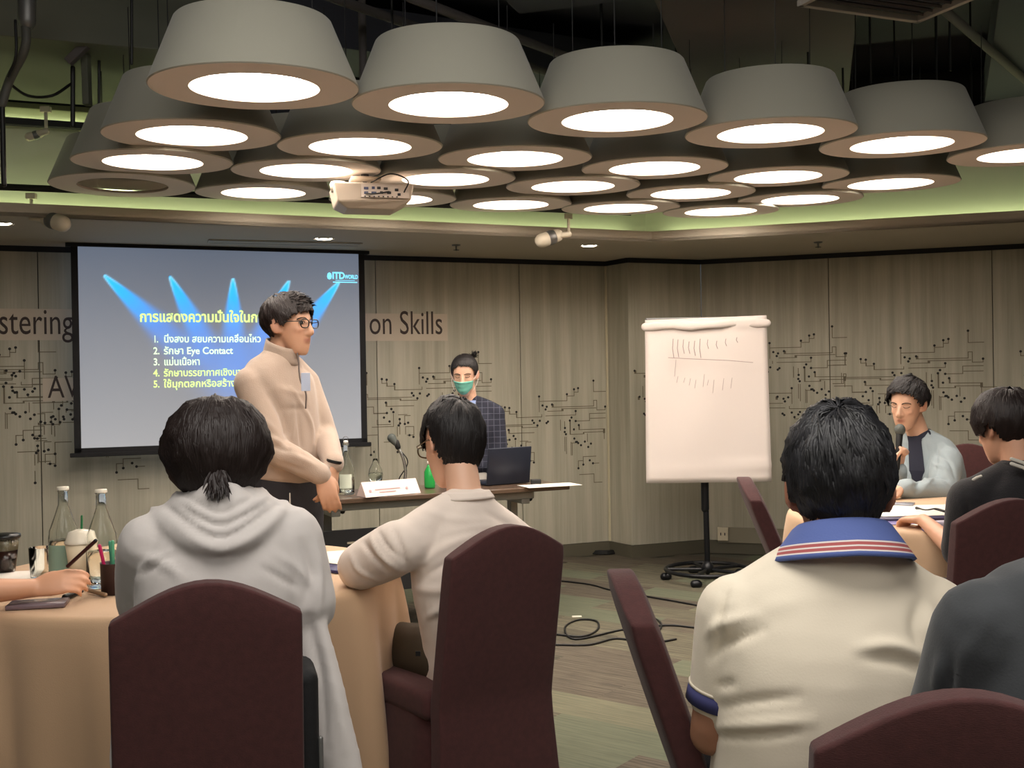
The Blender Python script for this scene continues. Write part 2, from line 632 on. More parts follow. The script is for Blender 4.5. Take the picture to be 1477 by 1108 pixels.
beam('air_duct', (-3.6, 4.75, 2.96), (-1.58, 5.55, 2.96), 1.15, .26, DUCT, 'wide olive air duct under the slab above the left wall', 'duct')
beam('air_duct', (-3.9, 5.7, 2.93), (-1.2, 6.8, 2.93), .22, .10, DDUCT2, 'dark duct crossing the pale boards behind the olive duct', 'duct')
beam('ceiling_board', (-4.2, 5.85, 2.86), (-1.1, 7.1, 2.86), .9, .03, PALE, 'pale board of the recess at the upper left, lit green', 'board')
beam('lighting_track', (-4.0, 5.35, 2.74), (-1.35, 6.35, 2.74), .045, .035, BLACK, 'thin black lighting track in front of the pale boards', 'track')
l2 = seg('cove_light_strip', Vector((-4.1, 5.75, 0)), Vector((-1.1, 6.92, 0)), 2.785, 2.795, .04, LED, kind=None)
tag(l2, 'green light strip below the pale board at the upper left', 'light')
beam('air_duct', (.75, 3.6, 3.14), (1.75, 7.2, 3.14), .85, .36, DDUCT, 'large dark brown air duct running back above the middle lamps', 'duct')
beam('air_duct', (1.95, 3.9, 3.12), (3.4, 7.6, 3.12), .3, .22, DDUCT2, 'narrow dark air duct right of the large brown duct', 'duct')
beam('air_duct', (-1.4, 5.8, 3.2), (.9, 7.0, 3.2), .5, .24, DDUCT2, 'dark blue air duct crossing above the lamps on the left', 'duct')
beam('air_duct', (.0, 4.3, 3.22), (.3, 5.2, 3.22), .5, .3, DDUCT2, 'short dark duct box above the second pendant lamp', 'duct')
beam('steel_beam', (-1.5, 4.0, 3.38), (3.6, 6.3, 3.38), .12, .12, DDUCT2, 'dark steel beam crossing below the slab', 'beam')
for k, (a, b) in enumerate([((-1.2, 4.3, 3.02), (.6, 6.6, 3.02)), ((-.9, 4.2, 3.0), (.9, 6.5, 3.0)), ((1.5, 4.4, 2.98), (3.4, 6.9, 2.98))]):
    o = MB().tube([a, b], .022, 10).build('ceiling_pipe', DDUCT, None, True)
    tag(o, ['dark pipe above the leftmost lamps', 'second dark pipe beside the pipe above the leftmost lamps', 'dark pipe above the lamps at the right'][k], 'pipe', 'pipes under the slab')
# threaded rods with nothing but black paint
for k, (x, y) in enumerate([(1165, 5.6), (1215, 5.9), (1255, 5.4), (1350, 5.8), (1400, 6.1), (1290, 6.3), (975, 6.4), (1370, 5.2), (868, 5.2), (566, 5.0)]):
    p = at(x, 60, y)
    o = MB().tube([(p.x, p.y, 2.62 if y > 5.5 else 2.75), (p.x, p.y, SLAB)], .006, 6).build('threaded_rod', CABLE)
    tag(o, 'thin black threaded rod hanging from the dark slab above the lamps', 'rod', 'threaded rods under the slab')
# left rods and brackets
for (px, ya, yb, Y, r_, lab) in [(105, 98, 181, 5.0, .011, 'black hanging rod holding the tracks at the upper left'), (190, 0, 92, 4.6, .006, 'thin grey rod rising beside the leftmost lamp'),
                                 (143, 40, 150, 5.1, .007, 'thin dark rod right of the bracket at the upper left')]:
    o = MB().tube([at(px, ya, Y), at(px, yb, Y)], r_, 8).build('hanging_rod', CABLE)
    tag(o, lab, 'rod')
o = beam('hanging_bracket', at(123, 60, 5.0), at(123, 152, 5.0) + Vector((.01, 0, 0)), .05, .03, DUCT, 'flat olive bracket hanging at the upper left', 'bracket')
beam('hanging_bracket', at(98, 90, 4.9), at(145, 45, 4.9), .04, .035, DDUCT, 'slanting dark bracket arm at the upper left', 'bracket')
# sprinkler pipe with conduit at the left edge
cp = empty('conduit', at(37, 10, 4.4))
tag(cp, 'grey conduit with elbow and cables hanging at the left edge', 'conduit')
def relto(root, pts): return [Vector(p) - root.location for p in pts]
MB().tube(relto(cp, catmull([at(39, -12, 4.4), at(39, 30, 4.4)], 1)), .034, 14).build('socket_cup', GREY, cp, True)
MB().tube(relto(cp, catmull([at(37, 30, 4.4), at(36, 70, 4.4), at(14, 115, 4.5), at(3, 150, 4.5)], 5)), .018, 10).build('conduit_pipe', mat('conduit_grey', S(80, 80, 74), .6), cp, True)
MB().tube(relto(cp, catmull([at(3, 150, 4.5), at(4, 190, 4.5), at(5, 240, 4.5), at(6, 266, 4.5)], 4)), .011, 8).build('flexible_pipe', CABLE, cp, True)
MB().tube(relto(cp, catmull([at(22, 30, 4.4), at(23, 80, 4.4), at(12, 110, 4.45)], 4)), .006, 6).build('cable', CABLE, cp, True)
o = MB().tube(catmull([at(10, 118, 4.8), at(40, 138, 4.9), at(75, 138, 4.9), at(104, 120, 5.0)], 5), .007, 6).build('cable_loop', CABLE, None, True)
tag(o, 'black cable drooping in a loop at the upper left', 'cable')

# air conditioner cassette
ac = empty('air_conditioner', (1.464, 3.99, 2.72), math.radians(22.8)); ac.scale = (.63, .63, .8)
tag(ac, 'square ceiling air conditioner cassette with pale rim, cut off at the top edge', 'air conditioner')
ACW = mat('cassette_white', S(170, 165, 158), .5)
for (cx, cy, dx, dy) in [(0, -.44, .92, .035), (0, .44, .92, .035), (-.44, 0, .035, .92), (.44, 0, .035, .92)]:
    MB().box((cx, cy, 0), (dx, dy, .03)).build('rim', ACW, ac, bevel=.004)
for k in range(11):
    MB().box((0, -.38 + k * .076, .012), (.84, .03, .012), Matrix.Rotation(.5, 3, 'X')).build('louvre', DDUCT, ac)
MB().box((0, 0, .17), (.86, .86, .28)).build('casing', DDUCT2, ac)

# projector on its bracket
pj = empty('projector', at(534, 287, 5.3), math.radians(14)); pj.scale = (1.18,) * 3
tag(pj, 'white ceiling projector with its socket panel and cables facing the camera', 'projector')
PW = mat('projector_white', S(185, 172, 156), .5)
def rounded(name, dims, m, parent, loc=(0, 0, 0), rot=None, bevel=.012, seg=3):
    o = MB().box((0, 0, 0), dims).build(name, m, parent)
    b = o.modifiers.new('bevel', 'BEVEL'); b.width = bevel; b.segments = seg; b.limit_method = 'ANGLE'
    o.location = loc
    if rot: o.rotation_euler = rot
    o.data.polygons.foreach_set('use_smooth', [True] * len(o.data.polygons))
    return o
v = [(-.14, -.11, -.03), (.15, -.11, -.018), (.15, .11, -.018), (-.14, .11, -.03), (-.155, -.12, .045), (.16, -.12, .045), (.16, .12, .045), (-.155, .12, .045), (-.10, -.07, -.052), (.09, -.07, -.052), (.09, .09, -.052), (-.10, .09, -.052)]
f = [(4, 5, 6, 7), (0, 1, 5, 4), (1, 2, 6, 5), (2, 3, 7, 6), (3, 0, 4, 7), (8, 9, 1, 0), (9, 10, 2, 1), (10, 11, 3, 2), (11, 8, 0, 3), (11, 10, 9, 8)]
MB().add(v, f).build('body', PW, pj, bevel=.006)
MB().box((.045, -.121, .012), (.19, .003, .052)).build('socket_panel', mat('projector_panel', S(200, 188, 176), .5), pj, bevel=.001)
MB().lathe([(.028, -.03), (.034, 0), (.028, .012), (.0, .012)], 20).build('foot', PW, pj, True).location = (-.13, -.02, .05)
pa = mat('panel_socket', S(50, 60, 95), .4)
for (x_, z_, w_) in [(-.03, .022, .018), (-.002, .024, .012), (.02, .024, .014), (.047, .022, .016), (-.03, .004, .016), (.0, .004, .02), (.03, .006, .012), (.06, .006, .016), (.09, .018, .014), (.1, .0, .012)]:
    MB().box((x_, -.1235, z_), (w_, .004, .010)).build('port', pa if x_ < .01 else BLACK, pj, bevel=.001)
for k in range(8): MB().box((-.035 + k * .018, -.1235, -.010), (.006, .004, .004)).build('screw', BLACK, pj)
for k, pts in enumerate([[(.06, -.125, .01), (.0, -.15, -.004), (-.03, -.13, .0)], [(.12, -.125, .01), (.13, -.16, .05), (.07, -.1, .085), (-.0, -.04, .06)]]):
    MB().tube(catmull(pts, 6), .003, 6).build('cable', CABLE, pj, True)
MB().box((-.02, 0, .075), (.12, .10, .014)).build('mount_plate', PW, pj, bevel=.003)
MB().tube([(-.02, 0, .08), (-.02, 0, 1.1)], .016, 10).build('mount_pole', DDUCT, pj, True)
# small wedge bracket left of it
# track spotlights
SPW = mat('spot_white', S(205, 196, 176), .5)
def spotlight(px, py, Y, ang, label, big=1.0):
    r_ = empty('track_spotlight', at(px, py, Y)); tag(r_, label, 'spotlight', 'white track spotlights')
    MB().box((0, 0, .0), (.05, .03, .03)).build('track_adapter', SPW, r_, bevel=.003)
    MB().tube([(0, 0, -.01), (0, 0, -.10)], .009, 8).build('stem', SPW, r_, True)
    a = Vector((math.cos(ang), -.35, -.35)).normalized()
    p = Vector((0, 0, -.11))
    MB().tube([p, p + Vector((.075 * big * math.cos(ang), 0, -.012))], .018, 10).build('arm', SPW, r_, True)
    q = p + Vector((.105 * big * math.cos(ang), 0, -.02))
    MB().tube([q - a * .045 * big, q + a * .05 * big], [.036 * big, .04 * big], 18).build('spot_head', SPW, r_, True)
    MB().tube([q - a * .01, q - a * .0], .042 * big, 18, True).build('cooling_ring', GREY, r_, True)
spotlight(45, 283, 5.76, 0, 'white track spotlight hanging at the left below the unlit lamp', 1.1)
spotlight(820, 312, 6.78, math.pi, 'white track spotlight hanging below the lamps near the corner', 1.1)
spotlight(66, 158, 5.6, math.pi, 'small pale spotlight on the upper left track', .55)
# downlights in the soffit
DL = mat('downlight_glow', (1, .95, .85), .4, emit=((1, .93, .8), 12))
for k, (px, py, lab) in enumerate([(2, 322, 'glowing round downlight in the soffit at the left edge'), (467, 344, 'glowing round downlight in the soffit above the screen top'), (850, 354, 'glowing round downlight in the soffit near the corner')]):
    r_ = empty('downlight', onz(px, py, WT)); tag(r_, lab, 'downlight', 'round downlights in the soffit')
    MB().lathe([(.062, -.004), (.062, .0), (.05, -.001), (.044, -.006)], 28, caps=False).build('trim_ring', SOFF, r_, True)
    MB().lathe([(.05, -.002), (.05, -.001)], 28).build('lens', DL, r_)
for (px, py, lab) in [(658, 357, 'small sprinkler head under the soffit left of the corner'), (1180, 353, 'small sprinkler head under the soffit above the right wall')]:
    r_ = empty('sprinkler', onz(px, py - 4, WT)); tag(r_, lab, 'sprinkler')
    MB().lathe([(.03, .0), (.026, -.008), (.01, -.01)], 16, caps=False).build('escutcheon', GREY, r_, True)
    MB().tube([(0, 0, 0), (0, 0, -.035)], .006, 8).build('stem', GREY, r_, True)
    MB().lathe([(.0, -.036), (.02, -.036), (.02, -.034), (.0, -.034)], 12, caps=False).build('deflector', BLACK, r_)
sa, sb = onz(300, 347, WT), onz(520, 352, WT)
o = beam('slot_diffuser', sa + Vector((0, 0, -.004)), sb + Vector((0, 0, -.004)), .14, .006, SOFF, 'long slot air diffuser set in the soffit above the screen', 'diffuser', .001)
for k in (-1, 1):
    q = MB().box((0, k * .05, -.0035), ((sb - sa).length * .98, .006, .002)).build('slot', GREY, o)
# a pale arrow shaped bracket left of the projector
# ------------------------------------------------------------------ projection screen
wl0, pw, dw, nw, Lw = FB[0]
def onwall(px, py, off=0, i=0):
    _, p_, d_, n_, _l = FB[i]
    return onplane(px, py, p_ + n_ * off, n_)


SO = .24
s_tl, s_br, s_bl, s_tr = onwall(103, 352, SO), onwall(530, 640, SO), onwall(106, 655, SO), onwall(525, 366, SO)
xa = ((s_tl + s_bl) / 2 - pw).dot(dw); xb = ((s_tr + s_br) / 2 - pw).dot(dw)
zb_ = (s_bl.z + s_br.z) / 2; zt_ = WT - .012
org = pw + dw * xa + nw * SO
scr = empty('projection_screen', (org.x, org.y, zb_), math.atan2(dw.y, dw.x))
tag(scr, 'large pull-down projection screen showing a slide with blue spotlight beams', 'screen')
SW, SH = xb - xa, zt_ - zb_
SBK = mat('screen_border', S(18, 18, 22), .7)
for (cx, cz, dx, dz) in [(.02, SH / 2, .04, SH), (SW - .02, SH / 2, .04, SH), (SW / 2, .018, SW, .036)]:
    MB().box((cx, 0, cz), (dx, .008, dz)).build('border', SBK, scr)
MB().box((SW / 2, 0, -.006), (SW + .05, .03, .026)).build('weight_bar', SBK, scr, bevel=.004)
MB().box((SW / 2, .01, SH + .0), (SW + .06, .07, .02)).build('housing', SBK, scr)
# picture: a grid coloured with the projected slide
x0_, x1_, zz0, zz1 = .04, SW - .04, .036, SH
NX, NZ = 210, 150
gx = np.linspace(x0_, x1_, NX); gz = np.linspace(zz0, zz1, NZ)
XX, ZZ = np.meshgrid(gx, gz)
def s2(px, py):       # photograph pixel -> screen plane coordinates
    p = onwall(px, py, SO) - Vector((org.x, org.y, zb_))
    return p.dot(dw), p.z
u_ = (XX - x0_) / (x1_ - x0_); v_ = (ZZ - zz0) / (zz1 - zz0)
lo = np.array(S(140, 140, 142)); hi = np.array(S(84, 92, 106))
base = hi[None, None] * (v_[..., None] ** .8) + lo[None, None] * (1 - v_[..., None] ** .8)
base = base * (1 - .12 * np.exp(-((u_ - .5) / .3) ** 2))[..., None]
beams = [((150, 397), (330, 565), 75), ((245, 399), (345, 590), 60), ((336, 402), (338, 600), 62), ((417, 405), (330, 590), 62), ((489, 407), (345, 590), 74)]
deep = np.array(S(60, 140, 240)); core = np.array(S(20, 178, 250)); rim = np.array(S(150, 225, 255))
for (a, b, wd) in beams:
    ax, az = s2(*a); bx, bz = s2(*b)
    d = np.array([bx - ax, bz - az]); Ld = np.hypot(*d); d /= Ld
    t = (XX - ax) * d[0] + (ZZ - az) * d[1]; s_ = (XX - ax) * -d[1] + (ZZ - az) * d[0]
    tt = np.clip(t / Ld, 0, 1.6)
    wid = .003 + .135 * np.clip(tt, 0, None) ** .75
    e = np.exp(-(np.abs(s_) / wid) ** (2.2 + 9 * np.exp(-tt * 5))) * (t > -.004) * np.clip(1.05 - tt, 0, 1) ** 1.35
    e = np.clip(e * 1.15, 0, 1)
    k = np.clip(1 - tt * 2.3, 0, 1)[..., None]
    col = core * k + deep * (1 - k)
    base = base * (1 - e[..., None]) + col * e[..., None]
    edge = np.exp(-((np.abs(s_) - wid * .86) / .006) ** 2) * np.clip(1 - tt * 7, 0, 1) * (t > 0)
    base = base * (1 - .6 * edge[..., None]) + rim * .6 * edge[..., None]
verts = np.stack([XX.ravel(), np.full(XX.size, -.002), ZZ.ravel()], 1)
idx = np.arange(NX * NZ).reshape(NZ, NX)
fc = np.stack([idx[:-1, :-1].ravel(), idx[:-1, 1:].ravel(), idx[1:, 1:].ravel(), idx[1:, :-1].ravel()], 1)
me = bpy.data.meshes.new('projected_slide'); me.from_pydata(verts.tolist(), [], fc.tolist())
ca = me.color_attributes.new('slide', 'FLOAT_COLOR', 'POINT')
ca.data.foreach_set('color', np.concatenate([base.reshape(-1, 3), np.ones((NX * NZ, 1))], 1).astype(np.float32).ravel())
PM = bpy.data.materials.new('projected_slide'); PM.use_nodes = True; nt = PM.node_tree
b = nt.nodes['Principled BSDF']; b.inputs['Base Color'].default_value = (.10, .10, .10, 1); b.inputs['Roughness'].default_value = .8
an = nt.nodes.new('ShaderNodeAttribute'); an.attribute_name = 'slide'
nt.links.new(an.outputs['Color'], b.inputs['Emission Color']); b.inputs['Emission Strength'].default_value = .82
pl_ = link('projected_slide', me, PM, scr)
TXY = mat('slide_text', S(150, 190, 110), .6, emit=(S(200, 236, 130), .85))
TXL = mat('slide_text_light', S(150, 190, 150), .6, emit=(S(205, 236, 190), .85))
LOGO = mat('slide_logo', S(90, 170, 220), .6, emit=(S(120, 215, 250), .9))
LOGOD = mat('slide_logo_plate', S(10, 60, 150), .6, emit=(S(30, 105, 185), .8))


def stext(name, txt, px, py, wpx, m, size, bold=0.0, dz=-.004):
    """text whose baseline starts at photo pixel (px,py) and is wpx wide"""
    ax, az = s2(px, py); bx, _ = s2(px + wpx, py)
    M = Matrix(((1, 0, 0, ax), (0, 0, -1, dz), (0, 1, 0, az), (0, 0, 0, 1)))
    o = font(name, txt, size, M, m, scr, .0004, bold=bold)
    w0 = max(v.co.x for v in o.data.vertices)
    for v in o.data.vertices: v.co.x *= (bx - ax) / w0
    return o


stext('slide_heading', 'การแสดงความมั่นใจในการนำเสนอ', 201, 464, 238, TXY, .088, .0022)
for k, (n_, t_, wd, y_) in enumerate([('1.', 'นิ่งสงบ สยบความเคลื่อนไหว', 140, 494), ('2.', 'รักษา Eye Contact', 100, 511), ('3.', 'แม่นเนื้อหา', 52, 527), ('4.', 'รักษาบรรยากาศเชิงบวกเสมอ', 145, 543), ('5.', 'ใช้มุกตลกหรือสร้างเสียงหัวเราะ', 165, 559)]):
    stext('slide_number', n_, 221, y_, 9 if k else 7, TXY if k > 2 else TXL, .062, .001)
    stext('slide_line', t_, 236, y_, wd, TXY if k > 2 else TXL, .062, .001)
stext('slide_logo_text', 'ITD', 479, 402, 18, LOGO, .062, .002)
stext('slide_logo_text', 'WORLD', 497, 402, 19, LOGO, .036, .001)
ax, az = s2(480, 407); bx, bz = s2(515, 404)
MB().box(((ax + bx) / 2, -.004, az), (bx - ax, .001, .006)).build('slide_logo_line', LOGO, scr)
MB().box(((ax + bx) / 2, -.004, az + .012), ((bx - ax) * .8, .001, .003)).build('slide_logo_line', LOGO, scr)
cx_, cz_ = s2(475, 399)
MB().lathe([(0, 0), (.012, .006), (.016, .02), (.012, .04), (0, .048)], 12, (cx_, -.004, cz_ - .02)).build('slide_logo_globe', LOGO, scr, True)

# ------------------------------------------------------------------ printed circuit pattern and banners on the walls
LN = mat('print_line', S(104, 96, 78), .7); DT = mat('print_dot', S(26, 24, 22), .6)
TL = [[(390, 330), (463, 330), (461, 265)], [(552, 299), (552, 322), (581, 322), (581, 303)], [(581, 322), (584, 338), (627, 338), (627, 327)],
      [(627, 338), (630, 359), (795, 359), (795, 346)], [(779, 242), (779, 330)], [(781, 270), (967, 270), (967, 233)], [(967, 243), (1016, 243), (1016, 205)],
      [(1016, 222), (1044, 222), (1044, 199)], [(1151, 157), (1151, 221), (1235, 221)], [(865, 290), (875, 305), (1150, 305), (1150, 272), (1172, 272), (1172, 328), (1230, 328), (1230, 310)],
      [(835, 328), (930, 328), (940, 316), (1165, 316)], [(822, 354), (1025, 354), (1025, 331)], [(1024, 389), (1120, 389), (1120, 348), (1230, 348)], [(1125, 376), (1230, 376)],
      [(390, 434), (452, 434), (452, 380), (466, 380), (466, 400), (732, 400)], [(440, 376), (440, 434)], [(466, 408), (660, 408), (665, 417), (765, 417), (765, 407)],
      [(398, 448), (500, 448), (500, 485), (579, 483)], [(574, 427), (580, 447), (742, 447)], [(984, 385), (988, 465), (1075, 465), (1080, 456), (1220, 456), (1220, 498), (1300, 498)],
      [(1045, 413), (1050, 440), (1215, 440), (1225, 463), (1300, 463)], [(648, 494), (700, 494)], [(655, 518), (655, 600)], [(948, 390), (948, 418)], [(920, 380), (920, 440)],
      [(1103, 465), (1103, 510)], [(948, 480), (948, 560)], [(958, 480), (958, 575)], [(990, 510), (990, 585)], [(998, 515), (998, 585)], [(990, 515), (1020, 515)], [(618, 490), (618, 557), (490, 557)],
      [(700, 607), (740, 607), (740, 560), (690, 560), (690, 600)], [(1072, 643), (1072, 597), (1160, 597)], [(1139, 638), (1180, 638)], [(1045, 700), (1145, 700), (1145, 750), (1200, 750)],
      [(1038, 663), (1038, 620), (1072, 620)], [(390, 600), (520, 600)], [(400, 560), (440, 560), (440, 530), (425, 530), (425, 600)], [(600, 545), (520, 545), (520, 520)], [(686, 545), (686, 500), (720, 500)],
      [(390, 660), (480, 660), (480, 700)], [(640, 560), (640, 610)], [(560, 640), (640, 640), (640, 690)]]
TD = [(461, 265), (552, 299), (581, 303), (627, 327), (779, 242), (801, 294), (829, 302), (821, 317), (865, 290), (967, 233), (1016, 205), (1044, 199), (1151, 157), (1230, 310), (732, 378), (742, 392),
      (781, 381), (765, 407), (836, 387), (826, 395), (574, 427), (606, 462), (618, 479), (579, 483), (561, 507), (594, 529), (655, 518), (657, 541), (648, 552), (686, 545), (706, 539), (713, 607), (737, 617),
      (1025, 331), (996, 368), (984, 385), (1024, 389), (1045, 413), (1011, 437), (950, 427), (948, 450), (956, 463), (1013, 490), (1024, 510), (1031, 510), (1039, 517), (1058, 530), (1085, 510), (1127, 523),
      (1108, 542), (1117, 620), (1139, 638), (1072, 643), (1038, 663), (480, 706), (500, 690), (640, 696)]


def circuit(i, anchors, lo_=-9, hi_=9):
    wl_, p_, d_, n_, L_ = FB[i]
    l, dts = MB(), MB()
    U = .00129
    Mx = frame(p_ + n_ * .0008, d_, (0, 0, 1))
    for (px, py, mir, ulo, uhi) in anchors:
        a = onplane(px, py, p_, n_); ta = (a - p_).dot(d_); za = a.z
        def q(P):
            x = (P[0] - 779) * U * .93 * (-1 if mir else 1)
            return ta + x, za - (P[1] - 242) * U
        for pl in TL:
            for A, B in zip(pl[:-1], pl[1:]):
                if not (ulo <= min(A[0], B[0]) and max(A[0], B[0]) <= uhi): continue
                (x1, z1), (x2, z2) = q(A), q(B)
                if min(x1, x2) < .01 or max(x1, x2) > L_ - .01: continue
                h = .0025
                l.box(((x1 + x2) / 2, (z1 + z2) / 2, 0), (abs(x2 - x1) + 2 * h, abs(z2 - z1) + 2 * h, .0006))
        for P in TD:
            if not (ulo <= P[0] <= uhi): continue
            x, z = q(P)
            if x < .02 or x > L_ - .02: continue
            dts.lathe([(.0088, -.0002), (.0088, .0006)], 10, (x, z, 0))
    for nm, mb, m_ in (('circuit_lines', l, LN), ('circuit_dots', dts, DT)):
        o = mb.build(nm, m_, None); o['kind'] = 'stuff'
        o.parent = wl_
        o.matrix_basis = (Matrix.Translation(wl_.location) @ wl_.matrix_world.to_3x3().to_4x4()).inverted() @ Mx


circuit(0, [(777.5, 572, False, 380, 1310), (604.5, 531, False, 380, 1310), (35, 520, True, 500, 1240), (-60, 515, False, 380, 1240), (90, 560, False, 640, 1240)])
circuit(2, [(897, 523, False, 700, 1240), (940, 560, True, 560, 900)])
circuit(3, [(1299, 502, False, 385, 1300), (1110, 495, False, 700, 1240), (1535, 490, False, 520, 1240), (1142, 560, True, 560, 1050)])

PAPER = mat('banner_paper', S(196, 184, 166), .7)
INK = mat('banner_ink', S(62, 50, 46), .7)


def banner(label, px0, py0, px1, py1, txt, tx, base_py, wpx, size):
    a = onwall(px0, py1, .001); b = onwall(px1, py0, .001)
    r_ = MB().box(((b - a).dot(dw) / 2, (b.z - a.z) / 2, .0005), ((b - a).dot(dw), b.z - a.z, .001)).build('banner', PAPER)
    r_.matrix_world = frame(a, dw, (0, 0, 1)); tag(r_, label, 'banner')
    if txt:
        c = onwall(tx, base_py, .001); e = onwall(tx + wpx, base_py, .001)
        M = Matrix.Translation(((c - a).dot(dw), c.z - a.z, .0014))
        o = font('lettering', txt, size, M, INK, r_, .0003)
        w0 = max(v.co.x for v in o.data.vertices); k = (e - c).dot(dw) / w0
        for v in o.data.vertices: v.co.x *= k
banner('pale paper banner reading Mastering on the wall left of the screen', -60, 446, 108, 491, 'Mastering', -52, 482, 158, .235)
banner('pale paper banner reading on Skills right of the screen', 470, 453, 645, 492, 'on Skills', 532, 482, 106, .235)
banner('small pale paper banner reading AV beside the lower left screen corner', 62, 545, 118, 579, 'AV', 69, 574, 46, .2)

# ------------------------------------------------------------------ banquet chairs in stretch covers
MAROON = mat('maroon_cover', S(70, 36, 35), .88, bump=(220, .22, (1, 1, 4)), var=(60, .12), sheen=.08)
MAROON2 = mat('maroon_seam', S(52, 26, 28), .9)


def back_mesh(z0=.0, W=.20, rec=10, zt=.93, drop=.075, th=.062, flare=.02):
    """cover of the backrest, rounded slab running to the floor behind the seat; x width, y thickness (rear = -y), z height"""
    nu, nv = 17, 26
    tr = math.tan(math.radians(rec))
    def cen(z):
        zz = max(z - .42, 0)
        return -tr * zz - (.03 * max(.42 - z, 0) / .42)
    mb = MB(); front, back = [], []
    for j in range(nv):
        v = j / (nv - 1)
        for i in range(nu):
            u = -1 + 2 * i / (nu - 1)
            ztop = zt - drop * (1 - math.cos(min(1, abs(u)) * PI * .62)) / (1 - math.cos(PI * .62))
            z = z0 + (ztop - z0) * v
            w_ = W * (1 - .03 * v) + flare * max(0, .35 - z) / .35
            x = u * w_
            e = max(0, (abs(u) - .80) / .20); ez = max(0, (v - .93) / .07)
            t = th / 2 * (1 - .14 * e ** 2) * (1 - .20 * ez ** 2)
            bul = .010 * (1 - u * u) * math.sin(PI * min(1, max(0, (z - .3) / .7)))
            front.append((x, cen(z) + t + bul, z)); back.append((x, cen(z) - t - bul * .6, z))
    n = nu * nv
    mb.v = front + back
    for j in range(nv - 1):
        for i in range(nu - 1):
            a = j * nu + i
            mb.f.append((a, a + nu, a + nu + 1, a + 1)[::-1][::-1]); mb.f.append((n + a, n + a + 1, n + a + nu + 1, n + a + nu))
    for j in range(nv - 1):
        a = j * nu; mb.f.append((a, n + a, n + a + nu, a + nu)); a = j * nu + nu - 1; mb.f.append((a, a + nu, n + a + nu, n + a))
    for i in range(nu - 1):
        mb.f.append((i, i + 1, n + i + 1, n + i)); a = (nv - 1) * nu + i; mb.f.append((a, n + a, n + a + 1, a + 1))
    mb.mi = [0] * len(mb.f)
    me = mb.mesh('backrest')
    bm = bmesh.new(); bm.from_mesh(me); bmesh.ops.recalc_face_normals(bm, faces=bm.faces[:]); bm.to_mesh(me); bm.free()
    return me


def make_chair(rec=10, zt=.93):
    r_ = empty('banquet_chair')
    o = link('backrest', back_mesh(rec=rec, zt=zt), MAROON, r_, True)
    sb = o.modifiers.new('round', 'BEVEL'); sb.width = .007; sb.segments = 2; sb.limit_method = 'ANGLE'; sb.angle_limit = math.radians(38)
    sb = o.modifiers.new('n', 'WEIGHTED_NORMAL')
    rounded('seat', (.42, .42, .085), MAROON, r_, (0, .235, .425), None, .025, 4)
    # skirt: four hanging sides with soft corners
    mb = MB(); n = 40; rows_ = 7
    for j in range(rows_):
        t = j / (rows_ - 1); z = .40 * (1 - t) + .006 * t
        for k in range(n):
            a = 2 * PI * k / n; c_, s_ = math.cos(a), math.sin(a)
            sx = math.copysign(abs(c_) ** .28, c_); sy = math.copysign(abs(s_) ** .28, s_)
            g = .205 + .02 * t + .007 * math.sin(a * 6 + j * .4) * t
            mb.v.append((sx * g, .235 + sy * g, z))
    for j in range(rows_ - 1):
        for k in range(n): mb.f.append((j * n + k, j * n + (k + 1) % n, (j + 1) * n + (k + 1) % n, (j + 1) * n + k)[::-1])
    mb.mi = [0] * len(mb.f)
    mb.build('skirt', MAROON, r_, True)
    return r_


def chair_at(px, py, ang, label, rec=10, zt=.93, dist=None):
    """ang: heading of the sitter, degrees clockwise from +Y"""
    p = onz(px, py, zt) if dist is None else at(px, py, dist)
    r_ = make_chair(rec, zt)
    a = math.radians(-ang)
    fx = Vector((math.sin(-a), math.cos(-a), 0))
    tr = math.tan(math.radians(rec)) * (zt - .42)
    r_.location = Vector((p.x, p.y, 0)) + fx * tr
    r_.rotation_euler = (0, 0, a)
    tag(r_, label, 'chair', 'maroon covered banquet chairs')
    return r_


ch1 = chair_at(298, 838, -15, 'maroon covered banquet chair behind the woman in the grey hooded cardigan', 9)
ch2 = chair_at(733, 757, -36, 'maroon covered banquet chair of the man in the white long sleeved top', 10)
ch3 = chair_at(894, 822, 90, 'maroon covered banquet chair seen edge on beside the white polo shirt', 18)
ch4 = chair_at(1072, 688, 97, 'maroon covered banquet chair seen edge on below the flipchart', 22)
ch5 = chair_at(1395, 999, 6, 'maroon covered banquet chair at the bottom right corner behind the dark grey shirt', 8)
ch6 = chair_at(1462, 719, -4, 'maroon covered banquet chair behind the man in the black shirt', 9)
ch7 = chair_at(1396, 640, 200, 'maroon covered banquet chair partly hidden behind the man in the grey blazer', 8)

# ------------------------------------------------------------------ round tables
CLOTH = mat('tan_tablecloth', S(200, 166, 132), .6, bump=(300, .1), sheen=.15)
TBW = mat('table_board', S(120, 95, 70), .5)


